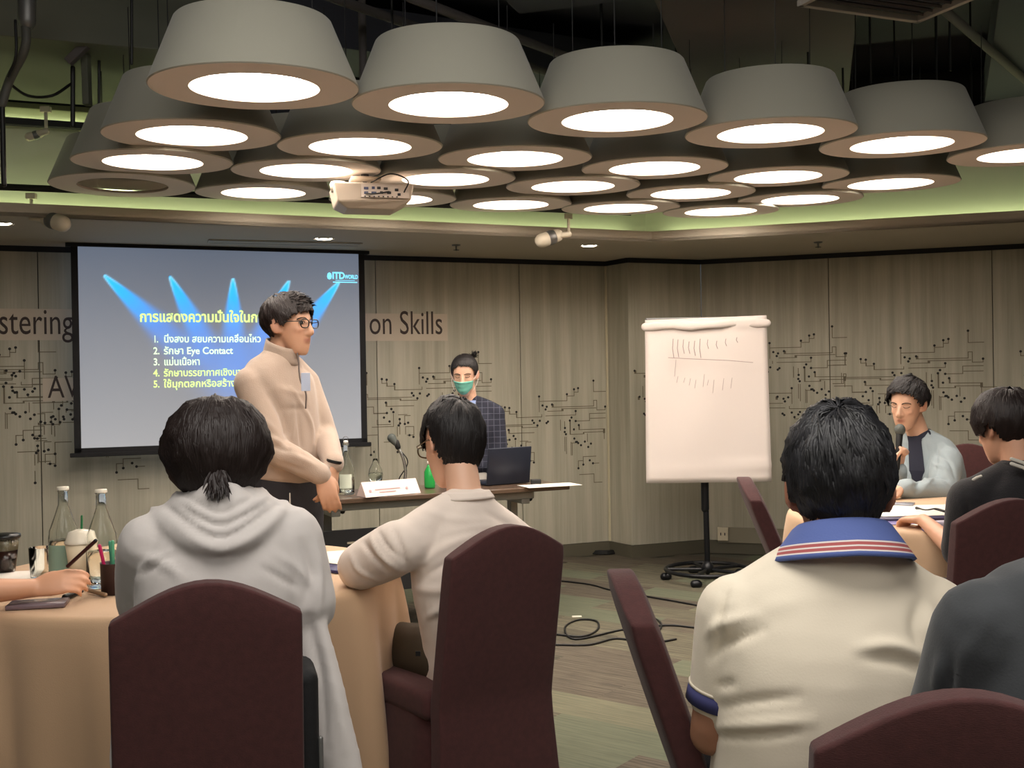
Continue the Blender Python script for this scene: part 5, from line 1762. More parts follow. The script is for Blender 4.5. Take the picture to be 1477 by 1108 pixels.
# hood lying on the back
for (w_, y_, d_, r_) in [(.150, 790, .135, .020), (.125, 772, .125, .022), (.098, 752, .115, .024), (.075, 735, .10, .026), (.06, 718, .085, .024)]:
    bot = at(318, y_, Y - d_); top = at(318, 733 if w_ > .11 else 716, Y + .0)
    pts = [off(top, rt, fw, -w_, .035, 0), off(top, rt, fw, -w_ * .86, -.05, -.018), off(bot, rt, fw, -w_ * .42, .012, .012), bot, off(bot, rt, fw, w_ * .42, .012, .012), off(top, rt, fw, w_ * .86, -.05, -.018), off(top, rt, fw, w_, .035, 0)]
    parts.append(limb(pts, [r_ * .6, r_, r_, r_ * .9, r_, r_, r_ * .6], 12, 5, ((0, .9, .3), .7)))
B = Y - .17
st = [([at(226, 732, B), at(270, 770, B), at(318, 794, B), at(370, 770, B), at(410, 736, B)], .010, .005),
      ([at(236, 728, B), at(275, 757, B), at(318, 776, B), at(360, 756, B), at(402, 728, B)], .006, -.006),
      ([at(252, 722, B), at(285, 745, B), at(318, 758, B), at(352, 744, B), at(388, 722, B)], .006, -.006),
      ([at(270, 716, B), at(295, 732, B), at(318, 740, B), at(342, 731, B), at(368, 716, B)], .006, -.006),
      ([at(200, 800, B), at(240, 815, B), at(262, 835, B)], .012, .006), ([at(196, 830, B), at(225, 815, B), at(250, 800, B)], .010, -.006), ([at(196, 850, B), at(206, 820, B), at(240, 800, B)], .012, .007),
      ([at(435, 780, B), at(448, 830, B), at(440, 870, B)], .010, -.008), ([at(400, 800, B), at(440, 830, B), at(452, 850, B)], .012, .006), ([at(380, 820, B), at(430, 848, B)], .010, -.006),
      ([at(455, 780, B + .1), at(462, 830, B + .1), at(458, 900, B + .1)], .010, .006), ([at(445, 890, B + .15), at(462, 980, B + .12), at(470, 1080, B + .1)], .014, -.010),
      ([at(462, 900, B + .15), at(486, 1000, B + .12), at(500, 1080, B + .1)], .012, .006), ([at(300, 800, B), at(318, 860, B)], .05, -.006)]
wear(P2, 'cardigan', parts, CARD, .0085, 4, st, (.003, 9, (1, 1, .7), 2))
hair(P2, hM, .98, HAIRD, 3600, rad=(.116, .114, .120), cen=(0, -.018, .006), front=.05, bob=-.100, taper=.10, lift=.009, wild=.09, seed=11, width=.0030, crown=(.0, -.03, .12), gap=1.05)
locks(P2, hM, .98, HAIRD, lambda rg: (rg.uniform(-.016, .016), -.112 + rg.uniform(-.008, .006), -.072 + rg.uniform(-.02, .008)), lambda r_, rg: (rg.normal() * .25, -.45, -.9), 160, .05, .0034, 6, .6, .3, 'hair_tie')
trousers(P2, legs, mat('trousers_black', S(24, 24, 26), .85), 1.0)
shoes(P2, legs, SHOE)
bg = at(441, 1040, 2.50)
bk = tag(wbag := rounded('backpack', (.07, .16, .42), mat('bag_black', S(22, 22, 24), .7, bump=(60, .4)), None, V3(bg.x - .01, bg.y, .50), (0, 0, math.radians(15)), .03, 4), 'black bag hanging between the chair cover and the grey cardigan', 'bag')
o = MB().tube([(.037, -.06, .05), (.038, -.055, -.18)], .006, 6).build('zip', GREY, bk, True)

# ============ 3. man in a white long sleeved top, round glasses, looking down to the left
WTEE = mat('white_top', S(226, 212, 200), .85, bump=(200, .06), sheen=.15)
Y = 3.28
fw, rt = setup(0, 0, (-.55, .83, 0))
nk = at(672, 716, Y + .0); shl = at(674, 757, Y); chest = at(684, 830, Y - .0); waist = at(694, 905, Y + .02); hip = at(702, 975, Y + .05)
hM = H4(at(651, 640, Y + .10), (-.60, .72, -.42), (.12, 0, 1))
shL = at(578, 788, Y - .12); shR = at(758, 795, Y + .12)
elL = at(520, 818, Y - .02); wrL = at(600, 808, Y + .36); wrL.z = .80
elR = at(748, 850, Y + .42); wrR = at(670, 800, Y + .62); wrR.z = .80
legs = seated_legs(V3(hip.x, hip.y, .52), fw, rt, hz=.46)
J = dict(right=rt, spine=[V3(hip.x, hip.y, .52), waist, chest, shl, nk], arms=[(shR, elR, wrR), (shL, elL, wrL)], legs=legs)
P3 = body(J, 'person', 'seated man with round glasses in a white long sleeved top leaning over the table', (222, 176, 148), 1, 1.02, hM, 1.0, .0075, V3(hip.x, hip.y, 0),
          [dict(wr=wrL, dirv=(.2, .95, -.1), nrm=(0, 0, 1), side=1, curl=.4, s=.95), dict(wr=wrR, dirv=(-.6, .8, -.1), nrm=(0, 0, 1), side=-1, curl=.4, s=.95)])
parts = [torso_loft([(hip + V3(0, 0, -.02), .185, .135), (waist, .180, .130), (chest, .192, .130), (shl + V3(0, 0, -.012), .165, .10), (nk + V3(0, 0, -.012), .082, .076)], rt)]
parts += trap(nk, shL, shR)
parts += sleeve(shR, elR, wrR, (.076, .072, .062, .056, .042), .95, (shl + shR) / 2) + sleeve(shL, elL, wrL, (.078, .076, .068, .060, .045), .95, (shl + shL) / 2)
B = Y - .16
st = [([at(566, 760, B), at(582, 800, B), at(592, 840, B)], .010, -.008), ([at(590, 830, B), at(640, 790, B), at(690, 770, B)], .014, .007), ([at(590, 850, B), at(640, 815, B), at(680, 800, B)], .012, -.006),
      ([at(595, 850, B), at(650, 850, B), at(700, 830, B)], .014, .006), ([at(600, 900, B), at(640, 890, B), at(680, 895, B)], .012, -.005), ([at(590, 950, B), at(610, 900, B), at(650, 870, B)], .014, .006),
      ([at(520, 775, B + .1), at(536, 800, B + .05), at(570, 835, B)], .010, -.008), ([at(530, 765, B + .1), at(550, 800, B + .05), at(585, 830, B)], .010, .008), ([at(545, 765, B), at(560, 790, B), at(590, 815, B)], .008, -.006),
      ([at(505, 800, B), at(520, 825, B), at(560, 842, B)], .010, .005), ([at(610, 735, B), at(660, 750, B), at(720, 750, B)], .014, .003), ([at(700, 740, B), at(740, 760, B)], .012, -.004),
      ([at(640, 770, B), at(700, 760, B), at(760, 775, B)], .012, .004)]
wear(P3, 'white_top', parts, WTEE, .008, 5, st, (.0028, 9, (1, 1, 1), 5))
fwn = Vector((fw.x * .9, fw.y * .9, .35)).normalized()
collar_band(P3, 'neckband', nk + V3(0, 0, .008), rt, fw, .078, .075, .022, WTEE, .012, .12, .007)
hair(P3, hM, 1.0, HAIRB, 2800, rad=(.081, .108, .118), cen=(0, -.016, .016), taper=.04, front=.06, side=.052, back=-.092, lift=.008, wild=.16, seed=21, crown=(.0, -.075, .09), width=.0034, gap=1.2)
brows_eyes(P3, hM, 1.0); glasses(P3, hM, 1.0, mat('glasses_brass', S(96, 76, 52), .3, .7))
trousers(P3, legs, mat('trousers_khaki', S(70, 60, 46), .85), 1.0); shoes(P3, legs, SHOE)
o = wbuild(MB().box(at(603, 943, Y - .125), (.014, .004, .014)), 'hem_tab', SHOE, P3, False)

# ============ 4. man in a white polo shirt with a blue collar
POLO = mat('polo_cream', S(232, 221, 200), .8, bump=(260, .07), sheen=.15)
BLUE = mat('polo_blue', S(92, 110, 172), .85, bump=(260, .12))
Y = 2.06
fw, rt = setup(0, 0, (.03, 1, 0))
nk = at(1212, 778, Y - .0); shl = at(1206, 838, Y); chest = at(1204, 960, Y - .01); waist = at(1204, 1075, Y + .0); hip = V3(chest.x, Y + .04, .53)
hM = H4(at(1210, 708, Y + .03), (.22, .95, -.26), (.0, 0, 1))
shL = at(1064, 888, Y); shR = at(1342, 890, Y)
elL = at(1025, 1060, Y + .03); elR = at(1390, 1050, Y + .05); wrL = elL + V3(.10, .25, .05); wrR = elR + V3(-.12, .26, .05)
legs = seated_legs(hip, fw, rt, hz=.46)
J = dict(right=rt, spine=[hip, waist, chest, shl, nk], arms=[(shR, elR, wrR), (shL, elL, wrL)], legs=legs)
P4 = body(J, 'person', 'seated man seen from behind in a cream polo shirt with a blue striped collar', (168, 120, 94), 1, 1.25, hM, 1.12, .008, V3(hip.x, hip.y, 0),
          [dict(wr=wrL, dirv=(.3, .95, 0), nrm=(0, 0, 1), side=1, curl=.4), dict(wr=wrR, dirv=(-.3, .95, 0), nrm=(0, 0, 1), side=-1, curl=.4)])
parts = [torso_loft([(off(hip, rt, fw, 0, 0, -.04), .232, .175), (waist, .222, .170), (chest, .222, .155), (shl + V3(0, 0, -.03), .196, .115), (nk + V3(0, 0, -.036), .094, .084)], rt, 40)]
parts += trap(nk, shL, shR)
parts += sleeve(shR, elR, wrR, (.082, .078, .070, .06, .05), .02, (shl + shR) / 2, .066)[:0]
def short_sleeve(sh, el, ch, k=.68, r0=.082, r1=.070):
    e = Vector(sh) + (Vector(el) - Vector(sh)) * k
    return [limb([Vector(sh), (Vector(sh) + e) / 2, e], [r0, (r0 + r1) / 2, r1], 18, 5), limb([Vector(ch), Vector(sh)], [.07, r0 * .98], 16, 3)]
parts += trap(nk, shL, shR)
parts += short_sleeve(shL, elL, (shl + shL) / 2 + V3(0, 0, -.02), .66, .078, .060) + short_sleeve(shR, elR, (shl + shR) / 2 + V3(0, 0, -.02), .7, .078, .066)
B = Y - .17
st = [([at(1050, 845, B), at(1040, 880, B), at(1036, 930, B)], .009, -.007), ([at(1026, 950, B), at(1045, 930, B), at(1100, 908, B)], .010, -.009), ([at(1022, 915, B), at(1040, 900, B), at(1090, 888, B)], .011, .009),
      ([at(1030, 1022, B), at(1080, 1012, B), at(1150, 1005, B)], .010, -.007), ([at(1030, 1050, B), at(1090, 1045, B), at(1170, 1040, B)], .011, .007), ([at(1032, 1062, B), at(1100, 1062, B), at(1150, 1056, B)], .008, -.007),
      ([at(1240, 935, B), at(1290, 932, B), at(1340, 950, B)], .012, .009), ([at(1250, 950, B), at(1300, 955, B), at(1330, 970, B)], .012, -.007), ([at(1330, 860, B), at(1318, 900, B), at(1330, 940, B)], .012, -.006),
      ([at(1345, 880, B), at(1340, 920, B)], .01, .006), ([at(1090, 880, B), at(1160, 865, B)], .02, .003), ([at(1036, 990, B), at(1060, 985, B)], .008, -.006), ([at(1204, 860, B), at(1204, 1000, B)], .05, -.004)]
wear(P4, 'polo_shirt', parts, POLO, .008, 6, st, (.002, 7, (1, 1, 1), 8))
# ribbed cuff and collar
cd_ = (elL - shL).normalized(); c0 = shL + (elL - shL) * .66
wbuild(MB().tube([c0 - cd_ * .012, c0 + cd_ * .018], .0615, 24, False), 'sleeve_cuff', mat('cuff_navy', S(62, 64, 110), .85), P4, label='navy ribbed cuff')
wbuild(MB().tube([c0 - cd_ * .017, c0 - cd_ * .011], .0622, 24, False), 'cuff_piping', POLO, P4)
CR = mat('polo_red', S(176, 92, 92), .8); CWT = mat('polo_white', S(225, 215, 210), .8)
def banded_collar(parent, c, rt, fw, prof, mats, mids, tilt):
    mb = MB(); n = 56
    for (r_, z_) in prof:
        for i in range(n):
            a = 2 * PI * i / n; mb.v.append(tuple(Vector(c) + rt * (math.cos(a) * r_) + fw * (math.sin(a) * r_ * .9) + V3(0, 0, z_ - tilt * (1 + math.sin(a)) * .5 - .004 * abs(math.cos(a)) * max(0, (r_ - .08) / .04))))
    for j in range(len(prof) - 1):
        for i in range(n): mb.f.append((j * n + i, j * n + (i + 1) % n, (j + 1) * n + (i + 1) % n, (j + 1) * n + i)); mb.mi.append(mids[j])
    o = wbuild(mb, 'collar', mats, parent, label='blue collar edged with red and white stripes'); sd = o.modifiers.new('t', 'SOLIDIFY'); sd.thickness = .005
banded_collar(P4, nk + V3(0, -.010, .016), rt, fw, [(.080, .032), (.087, .027), (.100, .010), (.110, -.003), (.112, -.0055), (.1155, -.0105), (.1175, -.013), (.121, -.018), (.123, -.0205), (.128, -.027)], [BLUE, CWT, CR], [0, 0, 0, 1, 2, 1, 2, 1, 0], .05)
hair(P4, hM, 1.12, HAIRG, 4200, rad=(.080, .105, .106), cen=(0, -.014, .034), front=.05, side=.034, back=-.068, lift=.010, wild=.34, seed=31, crown=(.0, -.06, .1), width=.0026, gap=1.0)
trousers(P4, legs, NAVYT, 1.25); shoes(P4, legs, SHOE)

# ============ 5. person in a dark grey shirt at the bottom right
DG = mat('shirt_charcoal', S(58, 61, 64), .85, bump=(220, .1), sheen=.2)
Y = 1.74
fw, rt = setup(0, 0, (.05, 1, 0))
nk = at(1590, 800, Y); shl = at(1580, 860, Y); chest = at(1575, 1000, Y); waist = V3(chest.x, Y, .68); hip = V3(chest.x, Y + .02, .53)
hM = H4(at(1590, 690, Y + .04), (0, 1, -.2), (0, 0, 1))
shL = at(1425, 915, Y); shR = at(1735, 905, Y); elL = at(1366, 1080, Y + .06); elR = at(1790, 1080, Y + .06); wrL = elL + V3(.05, .26, -.04); wrR = elR + V3(-.08, .26, .0)
legs = seated_legs(hip, fw, rt, hz=.46)
J = dict(right=rt, spine=[hip, waist, chest, shl, nk], arms=[(shR, elR, wrR), (shL, elL, wrL)], legs=legs)
P5 = body(J, 'person', 'seated person in a dark grey shirt cut off by the bottom right corner', (190, 145, 118), 1, 1.2, hM, 1.05, .009, V3(hip.x, hip.y, 0),
          [dict(wr=wrL, dirv=(.1, 1, -.1), nrm=(0, 0, 1), side=1, curl=.4)])
parts = [torso_loft([(hip, .22, .16), (waist, .215, .16), (chest, .215, .145), (shl + V3(0, 0, -.02), .185, .11), (nk + V3(0, 0, -.02), .09, .08)], rt)]
parts += trap(nk, shL, shR)
parts += short_sleeve(shL, elL, (shl + shL) / 2, .95, .088, .074) + short_sleeve(shR, elR, (shl + shR) / 2, .95, .088, .074)
B = Y - .14
st = [([at(1376, 960, B), at(1368, 1000, B), at(1362, 1060, B)], .010, -.009), ([at(1360, 950, B), at(1350, 1000, B)], .010, .006), ([at(1420, 900, B), at(1392, 950, B), at(1380, 1000, B)], .012, .005), ([at(1400, 890, B), at(1440, 880, B)], .02, .004)]
wear(P5, 'grey_shirt', parts, DG, .009, 5, st, (.003, 8, (1, 1, 1), 9))
hair(P5, hM, 1.05, HAIRB, 700, seed=41, width=.006)
trousers(P5, legs, NAVYT, 1.2); shoes(P5, legs, SHOE)

# ============ 6. man in a black shirt at the right edge
BK = mat('shirt_black', S(27, 25, 28), .85, bump=(200, .3), sheen=.15)
Y = 3.82
fw, rt = setup(0, 0, (-.12, 1, 0))
nk = at(1470, 672, Y); shl = at(1472, 706, Y); chest = at(1470, 770, Y - .0); waist = at(1470, 835, Y); hip = V3(waist.x, Y + .03, .52)
hM = H4(at(1449, 616, Y + .05), (-.42, .86, -.28), (0, 0, 1))
shL = at(1400, 722, Y - .01); shR = at(1545, 722, Y + .02); elL = at(1386, 800, Y + .05); elR = at(1560, 800, Y + .08); wrL = V3(elL.x + .0, 4.22, .775); wrR = V3(elR.x - .1, 4.22, .775)
legs = seated_legs(hip, fw, rt, hz=.46)
J = dict(right=rt, spine=[hip, waist, chest, shl, nk], arms=[(shR, elR, wrR), (shL, elL, wrL)], legs=legs)
P6 = body(J, 'person', 'seated man in a black shirt with pale shoulder stripes at the right edge', (214, 162, 132), 1, 1.0, hM, 1.0, .008, V3(hip.x, hip.y, 0),
          [dict(wr=wrL, dirv=(-.3, .9, -.05), nrm=(0, 0, 1), side=1, curl=.5), dict(wr=wrR, dirv=(-.4, .9, -.1), nrm=(0, 0, 1), side=-1, curl=.4)])
parts = [torso_loft([(hip, .185, .135), (waist, .180, .130), (chest, .188, .130), (shl + V3(0, 0, -.015), .165, .10), (nk + V3(0, 0, -.012), .085, .080)], rt)]
parts += trap(nk, shL, shR)
parts += short_sleeve(shL, elL, (shl + shL) / 2, .92, .078, .068) + short_sleeve(shR, elR, (shl + shR) / 2, .92, .078, .068)
B = Y - .14
st = [([at(1392, 715, B), at(1398, 750, B), at(1400, 790, B)], .012, -.008), ([at(1400, 740, B), at(1440, 725, B)], .012, .005), ([at(1400, 760, B), at(1450, 745, B)], .012, -.005)]
wear(P6, 'black_shirt', parts, BK, .009, 5, st, (.003, 9, (1, 1, 1), 4))
collar_band(P6, 'collar', nk + V3(0, 0, .004), rt, fw, .074, .072, .034, BK, .02, .12, .007)
WST = mat('stripe_white', S(205, 200, 188), .7)
for k in range(2):
    a, b_ = at(1459, 662 + k * 7, Y - .115), at(1490, 676 + k * 7, Y - .12)
    wbuild(MB().tube([a, (a + b_) / 2 + V3(0, -.004, .004), b_], .006, 8, True, ((0, 1, 0), .4)), 'shoulder_stripe', WST, P6, label='pale shoulder stripe')
wbuild(MB().tube([at(1404, 692, Y - .055), at(1409, 689, Y - .058), at(1415, 687, Y - .062)], .005, 6), 'shoulder_mark', WST, P6)
hair(P6, hM, 1.0, HAIRD, 3000, rad=(.090, .108, .100), front=.04, side=.010, back=-.066, lift=.009, wild=.16, seed=51, crown=(.0, -.05, .1), width=.0032, gap=1.2)
brows_eyes(P6, hM, 1.0)
trousers(P6, legs, NAVYT, 1.0); shoes(P6, legs, SHOE)

# ============ 7. man in a pale grey blazer speaking into a microphone
BZ = mat('blazer_grey', S(150, 162, 166), .8, bump=(180, .3), sheen=.15)
Y = 5.66
fw, rt = setup(0, 0, (-.62, -.78, 0))
nk = at(1326, 627, Y); shl = at(1333, 648, Y); chest = at(1336, 682, Y); waist = at(1340, 722, Y + .03); hip = V3(waist.x, Y + .08, .54)
hM = H4(at(1309, 583, Y - .04), (-.66, -.70, -.24), (.06, 0, 1))
shL = at(1366, 666, Y - .12); shR = at(1304, 662, Y + .12)
elL = at(1358, 708, Y - .26); wrL = at(1300, 713, Y - .38); wrL.z = .785
elR = at(1288, 712, Y - .02); wrR = at(1295, 676, Y - .24)
legs = seated_legs(hip, fw, rt, hz=.46)
J = dict(right=rt, spine=[hip, waist, chest, shl, nk], arms=[(shR, elR, wrR), (shL, elL, wrL)], legs=legs)
mic0, mic1 = at(1298, 620, Y - .25), at(1294, 676, Y - .27)
P7 = body(J, 'person', 'seated man in a pale grey blazer talking into a hand microphone', (214, 170, 142), 1, 1.0, hM, 1.04, .0062, V3(hip.x, hip.y, 0),
          [dict(wr=wrR, dirv=(.15, .1, .98), nrm=(-.35, .9, 0), side=1, curl=1.15, s=.95, thumb=.9), dict(wr=wrL, dirv=(-.9, -.3, -.08), nrm=(0, 0, 1), side=-1, curl=.35, s=.95)])
inner = [torso_loft([(waist, .150, .105), (chest, .160, .112), (shl + V3(0, 0, -.01), .13, .085), (nk + V3(0, 0, -.006), .070, .066)], rt)]
wear(P7, 'navy_shirt', inner, mat('shirt_navy', S(30, 32, 48), .8), .008, 4)
collar_band(P7, 'shirt_collar', nk + V3(0, 0, .006), rt, fw, .068, .068, .034, mat('shirt_navy', (0, 0, 0)), .03, .15, .006)
parts = [torso_loft([(hip + V3(0, 0, .02), .190, .135), (waist, .178, .125), (chest, .188, .125), (shl + V3(0, 0, -.012), .160, .095), (nk - fw * .022 + V3(0, 0, -.010), .078, .062)], rt)]
parts += trap(nk, shL, shR)
parts += sleeve(shR, elR, wrR, (.072, .068, .062, .055, .046), .92, (shl + shR) / 2) + sleeve(shL, elL, wrL, (.078, .074, .066, .058, .047), .92, (shl + shL) / 2)
F = lambda p, r_, f_, z=0: off(p, rt, fw, r_, f_, z)
st = [([F(nk, 0, .08, .0), F(chest, 0, .13, .03), F(chest, -.0, .13, -.08)], .028, -.020)]
A_ = Y - .30
st += [([at(1352, 655, A_), at(1370, 668, A_), at(1378, 690, A_)], .010, -.007), ([at(1345, 668, A_), at(1365, 678, A_)], .009, .007), ([at(1340, 690, A_), at(1366, 692, A_)], .009, -.007), ([at(1335, 700, A_), at(1350, 690, A_), at(1372, 702, A_)], .008, .006),
       ([at(1312, 700, A_), at(1330, 690, A_), at(1345, 700, A_)], .009, .006), ([at(1352, 640, A_), at(1350, 680, A_)], .010, -.007), ([at(1360, 640, A_), at(1382, 655, A_)], .008, .005)]
bz = wear(P7, 'blazer', parts, BZ, .0075, 4, st, (.0035, 12, (1, 1, 1), 6))
# shirt front showing in the opening, and lapels
def lapel(q):
    mb = MB()
    pts = [F(nk, q * .055, .035, .012), F(nk, q * .095, .050, -.035), F(chest, q * .105, .118, .045), F(chest, q * .020, .150, -.075), F(chest, q * .030, .138, -.005), F(nk, q * .030, .075, -.040)]
    mb.v = [tuple(p) for p in pts]; mb.f = [(0, 1, 5), (1, 2, 4, 5), (2, 3, 4)]; mb.mi = [0] * 3
    o = wbuild(mb, 'lapel', BZ, P7, False); sd = o.modifiers.new('t', 'SOLIDIFY'); sd.thickness = .007
lapel(-1); lapel(1)
mb = MB(); mb.v = [tuple(p) for p in (F(nk, .032, .070, -.012), F(nk, -.032, .070, -.012), F(chest, -.038, .139, .02), F(chest, -.004, .146, -.07), F(chest, .038, .139, .02))]; mb.f = [(0, 1, 2, 4), (2, 3, 4)]; mb.mi = [0, 0]
o = wbuild(mb, 'shirt_front', mat('shirt_navy', (0, 0, 0)), P7, False); sd = o.modifiers.new('t', 'SOLIDIFY'); sd.thickness = .004
hair(P7, hM, 1.04, HAIRB, 1600, rad=(.084, .104, .096), front=.092, side=.022, back=-.066, lift=.012, wild=.14, seed=61, crown=(-.03, -.06, .1), width=.0036, fringe=.9)
brows_eyes(P7, hM, 1.04)
trousers(P7, legs, NAVYT, 1.0); shoes(P7, legs, SHOE)
mc = empty('hand_microphone', mic1); tag(mc, 'black hand microphone with silver grille held at the mouth of the man in the blazer', 'microphone')
MB().tube([(0, 0, 0), mic0 - mic1 - (mic0 - mic1).normalized() * .02], [.012, .017], 12).build('handle', CABLE, mc, True)
MB().add(*ell(mic0 - mic1, (.026, .026, .029))).build('grille', mat('mic_grille', (0, 0, 0)), mc, True)

# ============ 8. presenter in a dark checked jacket and a green face mask
Y = 6.62
fw, rt = setup(0, 0, (-.10, -1, 0))
nk = at(677, 577, Y); shl = at(677, 592, Y); chest = at(677, 616, Y); waist = at(676, 650, Y); hip = at(676, 682, Y)
hM = H4(at(670, 540, Y - .05), (-.10, -.95, -.30), (0, 0, 1))
shR = at(640, 598, Y + .0); shL = at(713, 598, Y + .0)
elR = at(634, 645, Y - .03); elL = at(719, 645, Y - .03); wrR = at(648, 692, Y - .12); wrL = at(712, 696, Y - .10)
legs = []
for q in (1, -1):
    h = off(hip, rt, fw, q * .08, 0, -.03); k = V3(h.x, h.y, .44); a = V3(h.x, h.y, .085); legs.append((h, k, a, a + fw * .13 + V3(0, 0, -.045)))
J = dict(right=rt, spine=[hip, waist, chest, shl, nk], arms=[(shR, elR, wrR), (shL, elL, wrL)], legs=legs)
P8 = body(J, 'person', 'standing woman in a dark checked jacket and green face mask behind the laptop', (214, 170, 144), 1, .88, hM, .97, .0065, V3(hip.x, hip.y, 0),
          [dict(wr=wrR, dirv=(.2, -.2, -.95), nrm=(-.9, -.3, 0), side=-1, curl=.3, s=.85), dict(wr=wrL, dirv=(-.2, -.2, -.95), nrm=(.9, -.3, 0), side=1, curl=.3, s=.85)])


def plaid():
    M = bpy.data.materials.new('checked_jacket'); M.use_nodes = True; nt = M.node_tree; b = nt.nodes['Principled BSDF']
    b.inputs['Roughness'].default_value = .9
    tc = nt.nodes.new('ShaderNodeTexCoord'); last = None
    for ax_ in ('X', 'Z'):
        wv = nt.nodes.new('ShaderNodeTexWave'); wv.bands_direction = ax_; wv.inputs['Scale'].default_value = 9; wv.inputs['Distortion'].default_value = .35; wv.inputs['Detail'].default_value = 1
        nt.links.new(tc.outputs['Object'], wv.inputs['Vector'])
        g = nt.nodes.new('ShaderNodeMath'); g.operation = 'GREATER_THAN'; g.inputs[1].default_value = .985; nt.links.new(wv.outputs['Fac'], g.inputs[0])
        if last is None: last = g.outputs[0]
        else:
            mx = nt.nodes.new('ShaderNodeMath'); mx.operation = 'MAXIMUM'; nt.links.new(last, mx.inputs[0]); nt.links.new(g.outputs[0], mx.inputs[1]); last = mx.outputs[0]
    r = nt.nodes.new('ShaderNodeValToRGB'); r.color_ramp.elements[0].color = S(30, 32, 46) + (1,); r.color_ramp.elements[1].color = S(78, 80, 94) + (1,)
    nt.links.new(last, r.inputs[0]); nt.links.new(r.outputs[0], b.inputs['Base Color']); return M


PLAID = plaid()
LBL = mat('blue_blouse', S(140, 160, 205), .8)
wear(P8, 'blouse', [torso_loft([(waist, .128, .092), (chest, .14, .10), (shl, .115, .072), (nk + V3(0, 0, -.012), .058, .056)], rt)], LBL, .008, 3)
parts = [torso_loft([(hip + V3(0, 0, .04), .168, .125), (waist, .155, .112), (chest, .165, .115), (shl + V3(0, 0, -.006), .138, .080), (nk - fw * .014 + V3(0, 0, -.018), .066, .05)], rt)]
parts += trap(nk, shL, shR)
parts += sleeve(shR, elR, wrR, (.062, .058, .052, .047, .042), .95, (shl + shR) / 2) + sleeve(shL, elL, wrL, (.062, .058, .052, .047, .042), .95, (shl + shL) / 2)
F = lambda p, r_, f_, z=0: off(p, rt, fw, r_, f_, z)
wear(P8, 'checked_jacket', parts, PLAID, .008, 4, [([F(nk, 0, .07, -.02), F(chest, 0, .13, 0), F(waist, 0, .13, 0)], .03, -.022)], (.002, 10, (1, 1, 1), 2))
mb = MB(); mb.v = [tuple(p) for p in (F(nk, .046, .052, -.004), F(nk, -.046, .052, -.004), F(chest, -.046, .126, .03), F(waist, -.016, .132, .06), F(waist, .016, .132, .06), F(chest, .046, .126, .03))]; mb.f = [(0, 1, 2, 5), (2, 3, 4, 5)]; mb.mi = [0, 0]
o = wbuild(mb, 'blouse_front', LBL, P8, False); sd = o.modifiers.new('t', 'SOLIDIFY'); sd.thickness = .004
trousers(P8, legs, mat('trousers_white', S(205, 200, 192), .8), .88); shoes(P8, legs, SHOE)
hair(P8, hM, .97, HAIRB, 1300, rad=(.080, .101, .089), front=.094, side=.012, back=-.068, lift=.003, wild=.03, seed=71, crown=(.03, -.10, .06), width=.003)
locks(P8, hM, .97, HAIRB, lambda rg: (-.045 + rg.normal() * .006, -.085 + rg.normal() * .008, .095 + rg.normal() * .006), lambda r_, rg: (-.6 + rg.normal() * .6, -.4, .5 + rg.normal() * .4), 90, .028, .004, 8, .5, .5, 'hair_bun')
brows_eyes(P8, hM, .97)
# pleated mask following the lower face
mb = MB(); nu, nv = 21, 13
for j in range(nv):
    v = j / (nv - 1)
    for i in range(nu):
        u = -1 + 2 * i / (nu - 1)
        hw = .062 * (1 - .22 * v); x = u * hw
        yy = .123 - .062 * abs(u) ** 2.2 - .012 * v - .018 * (v > .8) * (v - .8) / .2 + .0016 * math.sin(v * 22)
        z = -.008 - .028 * abs(u) ** 2 * (1 - 2 * v) * .5 - .090 * v - .004 * (1 - abs(u))
        mb.v.append(tuple(hM @ (V3(x, yy, z) * .97)))
for j in range(nv - 1):
    for i in range(nu - 1): a = j * nu + i; mb.f.append((a, a + 1, a + nu + 1, a + nu))
mb.mi = [0] * len(mb.f); mk_ = wbuild(mb, 'face_mask', mat('mask_green', S(120, 196, 178), .8), P8); sd = mk_.modifiers.new('t', 'SOLIDIFY'); sd.thickness = .003
g8 = lambda x, y, z: Matrix.Translation(-P8.location) @ (hM @ (V3(x, y, z) * .97))
for q in (-1, 1):
    for (z0_, zz) in ((-.022, .015), (-.085, -.030)):
        MB().tube(catmull([g8(q * .058, .058, z0_), g8(q * .074, .03, (z0_ + zz) / 2), g8(q * .083, -.006, zz)], 4), .0014, 5).build('ear_loop', mat('loop_white', S(220, 220, 215), .7), mk_, True)

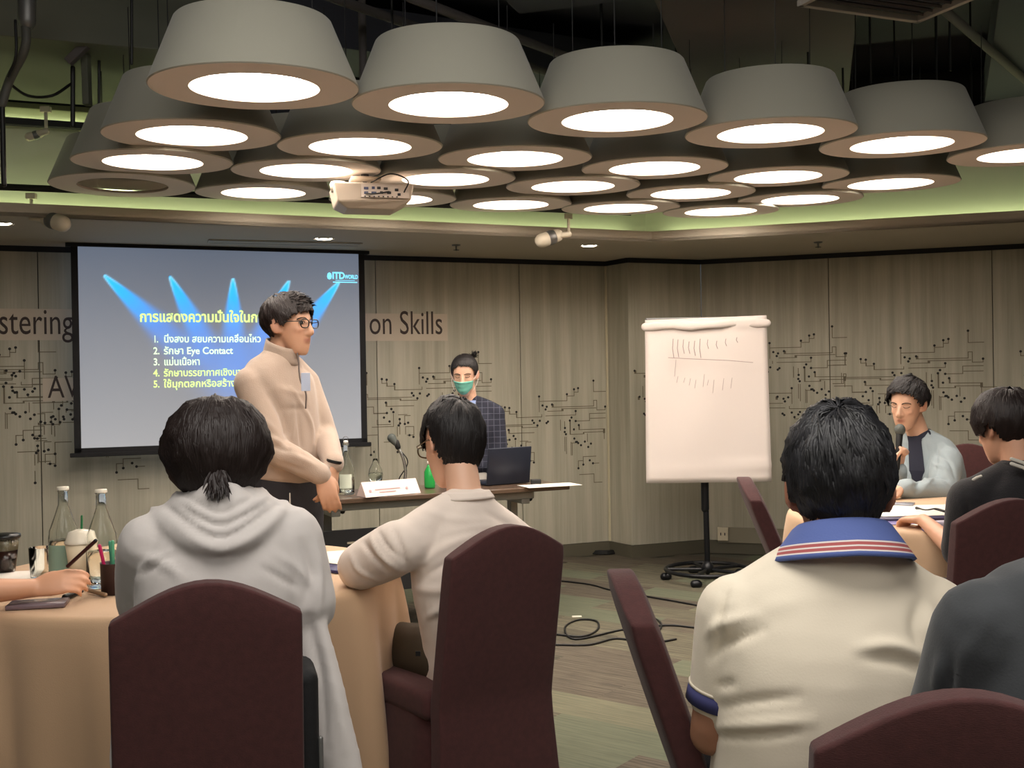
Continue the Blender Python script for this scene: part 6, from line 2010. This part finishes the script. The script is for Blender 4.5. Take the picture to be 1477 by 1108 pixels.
# ============ 9. person whose arm reaches in at the left edge with a pencil
wr = at(48, 850, 3.02); wr.z = max(wr.z, .79)
el = at(-85, 880, 2.90); el.z = .80
Y = 2.75
nk = V3(el.x - .30, Y - .1, 1.08); fw, rt = setup(0, 0, (.80, .55, 0))
shl = nk + V3(-.01, -.01, -.06); chest = shl + V3(-.02, -.02, -.18); waist = chest + V3(-.02, -.02, -.18); hip = V3(waist.x - .01, waist.y - .01, .53)
shR = off(shl, rt, fw, .16, .02, -.01); shL = off(shl, rt, fw, -.16, 0, -.01)
elL = shL + V3(.16, .12, -.24); wrL = V3(elL.x + .22, elL.y + .02, .80)
hM = H4(nk + V3(.04, .03, .16), (.8, .5, -.25), (0, 0, 1))
legs = seated_legs(hip, fw, rt, hz=.46)
J = dict(right=rt, spine=[hip, waist, chest, shl, nk], arms=[(shR, el, wr), (shL, elL, wrL)], legs=legs)
PENA, PENB = at(103, 812, 3.03), at(137, 781, 3.03)
P9 = body(J, 'person', 'person outside the left edge whose bare forearm reaches in holding a dark pencil', (220, 164, 130), 1, 1.0, hM, 1.0, .0055, V3(hip.x, hip.y, 0),
          [dict(wr=wr, dirv=(.93, .10, .18), nrm=(.05, -.72, .60), side=-1, curl=.42, s=.95, thumb=.4, spread=.08), dict(wr=wrL, dirv=(.95, .2, -.1), nrm=(0, 0, 1), side=1, curl=.4, s=.95)], sm=2)
parts = [torso_loft([(hip, .185, .135), (waist, .180, .130), (chest, .188, .130), (shl + V3(0, 0, -.015), .165, .10), (nk + V3(0, 0, -.012), .085, .080)], rt)]
parts += trap(nk, shL, shR)
parts += short_sleeve(shL, elL, (shl + shL) / 2, .85, .078, .068) + short_sleeve(shR, el, (shl + shR) / 2, .6, .078, .068)
wear(P9, 'blue_shirt', parts, mat('shirt_blue', S(110, 120, 140), .8), .009, 5)
hair(P9, hM, 1.0, HAIRB, 700, seed=81, width=.006)
trousers(P9, legs, NAVYT, 1.0, voxel=.012); shoes(P9, legs, SHOE)
pc = empty('pencil', PENA); tag(pc, 'dark pencil held up by the hand at the left edge', 'pencil')
dP = PENB - PENA
MB().tube([-dP * .15, dP], .0052, 8).build('shaft', mat('pencil_dark', S(58, 22, 20), .4), pc, True)
MB().tube([dP * 1.0, dP * 1.03], .0054, 8).build('end_cap', SHOE, pc, True)
